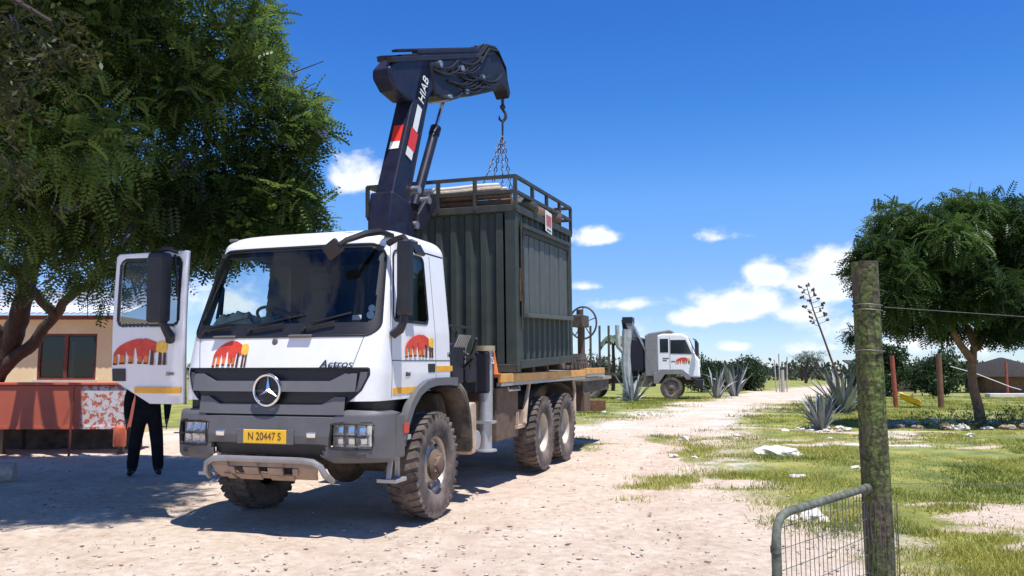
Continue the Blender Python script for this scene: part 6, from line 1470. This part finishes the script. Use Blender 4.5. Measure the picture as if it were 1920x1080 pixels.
mb = MB(); mb.cyl((.02, 0, .35), (.04, 0, .42), .10, 14); mb.build('seat_hole', M_BLACK, by_)
o = MB().tube([(0, 0, 0), (.7, -.5, -.28), (1.5, -1.2, -.75), (1.75, -1.4, -.85)], .016, 6).build('rope', M_PIPE, None, smooth=True); o.location = (16.45, 31.35, G(16, 31) + 1.55); tag(o, 'pale rope slanting down from the brown post', 'rope')
hut = thing('hut', 'dark thatched hut partly hidden at the right edge', 'hut', (32.2, 55, G(32, 55)))
mb = MB(); mb.lathe([(2.2, 0), (2.2, 1.2)], 20, axis='Z'); mb.build('wall', M_POSTB, hut); mb = MB(); mb.lathe([(2.7, 1.05), (2.4, 1.3), (1.2, 1.95), (.1, 2.3), (0, 2.3)], 20, axis='Z'); mb.build('roof', mat('thatch', (.026, .021, .018), .95, var=.4, bump=.8), hut, smooth=True)
fence = thing('dark_shed', 'long dark low shed roof left of the thatched hut', 'shed', (25.6, 58, G(25, 58))); mb = MB(); mb.bb(-1.6, 2.2, 0, 2, 0, 1.5); mb.build('wall', M_UNDER, fence); mb = MB(); mb.add([(-1.8, -.2, 1.5), (2.4, -.2, 1.45), (2.4, 2.2, 2.1), (-1.8, 2.2, 2.15)], [(0, 1, 2, 3)]); o = mb.build('roof', M_GREEND, fence); m_ = o.modifiers.new('t', 'SOLIDIFY'); m_.thickness = .08
o = MB().bb(-1.9, 1.9, -.25, .25, 0, .22).build('low_wall', mat('whitewashed_wall', (.66, .58, .5), .9, var=.15), None, bevel=.03); o.location = (26.6, 43.6, G(26, 44)); tag(o, 'low pale wall on the grass in front of the hut', 'wall')
o = thing('water_trough', 'rusty low trough on the ground below the rear deck', 'trough', (2.85, 29.6, G(2.8, 29.6))); mb = MB()
for (x0, x1, y0, y1, z0, z1) in ((-.55, .42, -.3, .3, 0, .08), (-.55, .42, -.3, -.25, .08, .36), (-.55, .42, .25, .3, .08, .36), (-.55, -.5, -.25, .25, .08, .36), (.37, .42, -.25, .25, .08, .36)): mb.bb(x0, x1, y0, y1, z0, z1)
mb.build('basin', M_RUST, o, bevel=.01)
# ------------------------------------------------------------------ gate post and gate in the foreground
def post_mat():
    m = mat('lichened_log', (.085, .062, .045), .95, var=.45, scale=6, bump=.9, bscale=26); nt = m.node_tree; N = nt.nodes; L = nt.links; b = N['Principled BSDF']; tc = N.new('ShaderNodeTexCoord'); mp = N.new('ShaderNodeMapping'); mp.inputs['Scale'].default_value = (1, 1, .4); L.new(tc.outputs['Object'], mp.inputs[0])
    n = N.new('ShaderNodeTexNoise'); n.inputs['Scale'].default_value = 8; n.inputs['Detail'].default_value = 8; n.inputs['Roughness'].default_value = .75; L.new(mp.outputs[0], n.inputs['Vector'])
    r = N.new('ShaderNodeMapRange'); r.inputs['From Min'].default_value = .43; r.inputs['From Max'].default_value = .54; r.inputs['To Max'].default_value = .9; L.new(n.outputs['Fac'], r.inputs['Value'])
    n4 = N.new('ShaderNodeTexNoise'); n4.inputs['Scale'].default_value = 50; n4.inputs['Detail'].default_value = 4; L.new(tc.outputs['Object'], n4.inputs['Vector'])
    cr = N.new('ShaderNodeValToRGB'); cr.color_ramp.elements[0].position = .4; cr.color_ramp.elements[0].color = (.05, .075, .014, 1); cr.color_ramp.elements[1].position = .62; cr.color_ramp.elements[1].color = (.15, .185, .045, 1); L.new(n4.outputs['Fac'], cr.inputs[0])
    old = b.inputs['Base Color'].links[0].from_socket; mx = N.new('ShaderNodeMix'); mx.data_type = 'RGBA'; L.new(r.outputs[0], mx.inputs['Factor']); L.new(old, mx.inputs['A']); L.new(cr.outputs[0], mx.inputs['B']); 
    vo = N.new('ShaderNodeTexVoronoi'); vo.feature = 'DISTANCE_TO_EDGE'; vo.inputs['Scale'].default_value = 17; mp2 = N.new('ShaderNodeMapping'); mp2.inputs['Scale'].default_value = (1, 1, .16)
    nz = N.new('ShaderNodeTexNoise'); nz.inputs['Scale'].default_value = 9; nz.inputs['Detail'].default_value = 5; L.new(tc.outputs['Object'], nz.inputs['Vector'])
    ad = N.new('ShaderNodeVectorMath'); ad.operation = 'MULTIPLY_ADD'; L.new(nz.outputs['Color'], ad.inputs[0]); ad.inputs[1].default_value = (.12, .12, .25); L.new(tc.outputs['Object'], ad.inputs[2]); L.new(ad.outputs[0], mp2.inputs[0]); L.new(mp2.outputs[0], vo.inputs['Vector'])
    ck = N.new('ShaderNodeMapRange'); ck.inputs['From Min'].default_value = .0; ck.inputs['From Max'].default_value = .09; ck.inputs['To Min'].default_value = .7; ck.inputs['To Max'].default_value = 0; L.new(vo.outputs['Distance'], ck.inputs['Value'])
    m5 = N.new('ShaderNodeMix'); m5.data_type = 'RGBA'; m5.inputs['B'].default_value = (.014, .011, .008, 1); L.new(ck.outputs[0], m5.inputs['Factor']); L.new(mx.outputs['Result'], m5.inputs['A']); L.new(m5.outputs['Result'], b.inputs['Base Color']); return m
M_LOG = post_mat(); PX, PY = 2.05, 4.75; PZ = G(PX, PY)
gp = thing('gate_post', 'thick lichen covered wooden gate post in the right foreground', 'post', (PX, PY, PZ))
def log():
    n = 40; k = 26; V = []; 
    for i in range(n + 1):
        z = -.3 + (2.30 + .3) * i / n
        for j in range(k):
            a = 2 * PI * j / k; r = .082 - .011 * (i / n) + .012 * (float(fbm(np.array(math.cos(a) * 2.2 + 9), np.array(math.sin(a) * 2.2 + z * 1.1), 3)) - .5) + .006 * (float(fbm(np.array(a * 5.), np.array(z * 2.), 2)) - .5); V.append((r * math.cos(a) - .008 * z, r * math.sin(a), z))
    F = [(i * k + j, i * k + (j + 1) % k, (i + 1) * k + (j + 1) % k, (i + 1) * k + j) for i in range(n) for j in range(k)] + [tuple(n * k + j for j in range(k))]
    me = bpy.data.meshes.new('log'); me.from_pydata(V, [], F); return link_mesh('log', me, M_LOG, gp, smooth=True, ang=50)
log(); M_WIRE = mat('fence_wire', (.13, .125, .12), .6, .4, var=.3)
for (z, r) in ((2.05, .079), (2.02, .080), (1.79, .081)):
    mb = MB(); mb.tube([(r * math.cos(a) - .008 * z, r * math.sin(a), z + .004 * math.sin(a * 2)) for a in np.linspace(0, 2 * PI, 25)], .0035, 5); mb.build('wire_loop', M_WIRE, gp)
mb = MB(); rr = random.Random(8)
for i in range(11):                                  # loose netting wrapped round the foot of the post
    a0 = -2.9 + i * .25; pts = [(.095 * math.cos(a0 + .05 * math.sin(k * 1.7 + i)) - .003, .095 * math.sin(a0 + .05 * math.sin(k * 1.7 + i)), -.1 + k * .075) for k in range(15)]; mb.tube(pts, .0022, 4)
mb.build('netting', M_WIRE, gp)
for nm, z, dz, lab in (('fence_wire', 2.04, -.10, 'upper fence wire running right from the gate post'), ('fence_wire', 1.05, -.05, 'lower fence wire running right from the gate post')):
    mb = MB(); mb.tube([(.08, 0, z), (1.2, .15, z + dz * .6), (2.6, .3, z + dz), (4.2, .45, z + dz * .6), (6, .6, z)], .0016, 5); o = mb.build(nm, M_WIRE, None); o.location = (PX, PY, PZ); tag(o, lab, 'wire')
gt = thing('pipe_gate', 'small bent pipe gate with wire mesh hung on the gate post', 'gate', (PX, PY, PZ))
M_GPIPE = mat('flaking_green_pipe', (.085, .062, .045), .8, .1, var=.4, scale=22, col2=(.17, .20, .155)); gd = Vector((1.215 - PX, 3.84 - PY, 0)); gl = gd.length; gd.normalize(); gs = Vector((-.085, -.05, 0))
def gp_(a, z): return gs + gd * a + Vector((0, 0, z))
zt = .95 - PZ; mb = MB(); lg = gl - .09
mb.tube([gp_(.0, zt + .005), gp_(.35, zt), gp_(lg - .14, zt - .004), gp_(lg - .06, zt - .018), gp_(lg - .018, zt - .06), gp_(lg, zt - .14), gp_(lg, .45), gp_(lg, .2), gp_(lg - .04, .13), gp_(lg - .12, .10), gp_(.0, .10)], .0205, 12); mb.build('gate_frame', M_GPIPE, gt, smooth=True)
mb = MB(); mb.cyl(gp_(-.05, zt), gp_(.05, zt), .028, 12); mb.cyl(gp_(lg, zt - .17), gp_(lg, zt - .14), .025, 12); mb.build('pipe_joint', M_GPIPE, gt, smooth=True)
mb = MB(); na = int(lg / .05)
for i in range(1, na):
    a = lg * i / na; s = .012 * math.sin(i * 2.1); mb.tube([gp_(a, .12), gp_(a + s, .45), gp_(a - s, zt - .02)], .0019, 4)
for z in np.arange(.2, zt - .03, .095): mb.tube([gp_(.02, z), gp_(lg * .5, z - .006), gp_(lg - .02, z)], .0019, 4)
mb.build('wire_mesh', M_WIRE, gt)
# ------------------------------------------------------------------ stones
for i in range(20):
    a = i / 20 * 2 * PI + random.uniform(-.1, .1); r = 1.25 + random.uniform(-.15, .2); x, y = 12.4 + r * math.cos(a) * 1.5 - .3, 22.3 + r * math.sin(a) * .8; rock(x, y, random.uniform(.14, .26), 'stone in the ring around the young tree', 'stones ringing the young tree', k=random.choice((0, 1, 4, 5, 4)))
for i in range(11):
    a = i / 11 * 2 * PI; x, y = 7.9 + .62 * math.cos(a), 21.4 + .45 * math.sin(a); rock(x, y, random.uniform(.06, .11), 'small pale stone around the agave nearest the track', 'stones around the near agave')
for (x, y, s) in ((14.1, 21.3, .5), (14.9, 21.5, .4)): rock(x, y, s, ('left' if x < 14.5 else 'right') + ' of two large white boulders right of the stone ring', k=0, name='boulder')
cnt = 0
while cnt < 15:
    y = random.uniform(12.5, 30); x = random.uniform(2.5, .62 * y)
    if path_dist(np.array(x), np.array(y)) < -.6: continue
    rock(x, y, random.uniform(.05, .12) * (1 + .015 * y), 'white limestone lump lying in the grass right of the track', 'limestone lumps in the grass', sink=.45); cnt += 1
for (x, y, s) in ((4.9, 15.9, .30), (5.2, 15.8, .22), (3.3, 9.35, .20), (3.05, 9.4, .14)): rock(x, y, s, {4.9: 'larger of two flat white rocks in the grass beside the track', 5.2: 'smaller of two flat white rocks in the grass beside the track', 3.3: 'larger white rock lying behind the pipe gate', 3.05: 'smaller white rock lying behind the pipe gate'}[x], sink=.55)
def gravel():
    rng = np.random.default_rng(55); n = 9000; y = 5.5 + 16 * rng.random(n) ** 1.6; x = rng.uniform(-1, 1, n) * (.66 * y) ; g = grass_field(x, y); keep = (g < .75); x, y = x[keep], y[keep]; n = len(x)
    oc = np.array([[1, 0, 0], [-1, 0, 0], [0, 1, 0], [0, -1, 0], [0, 0, .7], [0, 0, -.7]], float); of = np.array([[0, 2, 4], [2, 1, 4], [1, 3, 4], [3, 0, 4], [2, 0, 5], [1, 2, 5], [3, 1, 5], [0, 3, 5]]); s = .004 + .02 * rng.random(n) ** 5
    a = rng.random(n) * 6.28; R_ = np.zeros((n, 3, 3)); R_[:, 0, 0] = np.cos(a); R_[:, 0, 1] = -np.sin(a); R_[:, 1, 0] = np.sin(a); R_[:, 1, 1] = np.cos(a); R_[:, 2, 2] = 1
    sc = np.stack([s * rng.uniform(.8, 1.9, n), s * rng.uniform(.6, 1.2, n), s * rng.uniform(.5, .9, n)], -1); V = np.einsum('mij,mnj->mni', R_, oc[None] * sc[:, None, :]); zz = gz(x, y) + (fbm(x * 1.3, y * 1.3, 3) - .5) * .05 + (fbm(x * 4, y * 4, 2) - .5) * .03; V += np.stack([x, y, zz + s * .3], -1)[:, None, :]; F = of[None] + (np.arange(n) * 6)[:, None, None]
    m = leaf_mat('gravel_stone', (.20, .145, .105), (.62, .55, .47), 0., .9); o = link_mesh('gravel', np_mesh('gravel', V.reshape(-1, 3), F.reshape(-1, 3), [m], np.repeat(rng.random(n), 6))); tag(o, 'loose gravel and grit strewn over the bare yard', 'gravel', kind='stuff')
gravel()
# ------------------------------------------------------------------ grass
def grass():
    rng = np.random.default_rng(12); n = 420000; y = 6.4 + 38 * rng.random(n) ** 1.5; x = rng.uniform(-.3, .68, n) * y; g = grass_field(x, y); patch = fbm(x * 1.1 + 5, y * 1.1, 3); keep = rng.random(n) < np.clip(g * 1.15 - .10, 0, 1) * (.35 + 1.0 * ss(patch, .33, .6)); x, y, patch = x[keep], y[keep], patch[keep]; n = len(x)
    zz = gz(x, y) + ss(60 - np.hypot(x, y - 10), 0, 25) * ((fbm(x * 1.3, y * 1.3, 3) - .5) * .05 + (fbm(x * 4, y * 4, 2) - .5) * .03); far = 1 + .045 * np.maximum(0, y - 8)
    h = (.018 + .048 * rng.random(n) ** 1.5) * (.6 + .9 * ss(patch, .4, .7)) * (1 + .01 * y); w = .0035 * far * (1 + rng.random(n)); a = rng.random(n) * 6.28; ln = rng.normal(0, .5, (n, 2)) * h[:, None]
    P = np.stack([x, y, zz - .005], -1); dx = np.stack([np.cos(a) * w, np.sin(a) * w, 0 * w], -1); T = P + np.stack([ln[:, 0], ln[:, 1], h], -1); V = np.stack([P - dx, P + dx, T], 1).reshape(-1, 3); F = np.arange(3 * n).reshape(-1, 3)
    tone = np.clip(.15 + .9 * (1 - ss(fbm(x * .6 + 31, y * .6 + 7, 3), .35, .68)) * .8 + rng.normal(0, .16, n), 0, 1); o = link_mesh('grass', np_mesh('grass', V, F, [L_GRASS], np.repeat(tone, 3))); tag(o, 'short yellow green grass on the right of the track', 'grass', kind='stuff')
grass()
def weeds():
    for k, (x, y) in enumerate(((11.2, 21.3), (11.9, 21.6), (12.8, 21.7), (13.3, 22.0), (10.6, 21.8)), 2):
        rng = np.random.default_rng(100 + k); lab = {0: 'small dark weed tuft in the bare ground nearest the pipe gate', 1: 'small dark weed tuft in the grass beyond the flat white rocks'}.get(k) or 'scrubby green weed, %s of five from the left by the stone ring' % ('second', 'third', 'fourth', 'fifth', 'first')[k - 2]; t = thing('weed', lab, 'weed', (x, y, G(x, y)), group='weeds by the stone ring' if x > 10 else 'weeds beside the track'); n = 60 if x < 10 else 120; s = .06 if x < 10 else .30
        p = rng.normal(0, 1, (n, 3)) * np.array([s, s, s * .7]); p[:, 2] = np.abs(p[:, 2]) + .02; V, F, tt = scatter(leaf_sprig(4, .08, .07, .025, k), p, p + np.array([0, 0, .15]), rng.uniform(.7, 1.4, n), rng.random(n), rng); link_mesh('leaves', np_mesh('leaves', V, F, [L_BUSH], tt), None, t)
weeds()
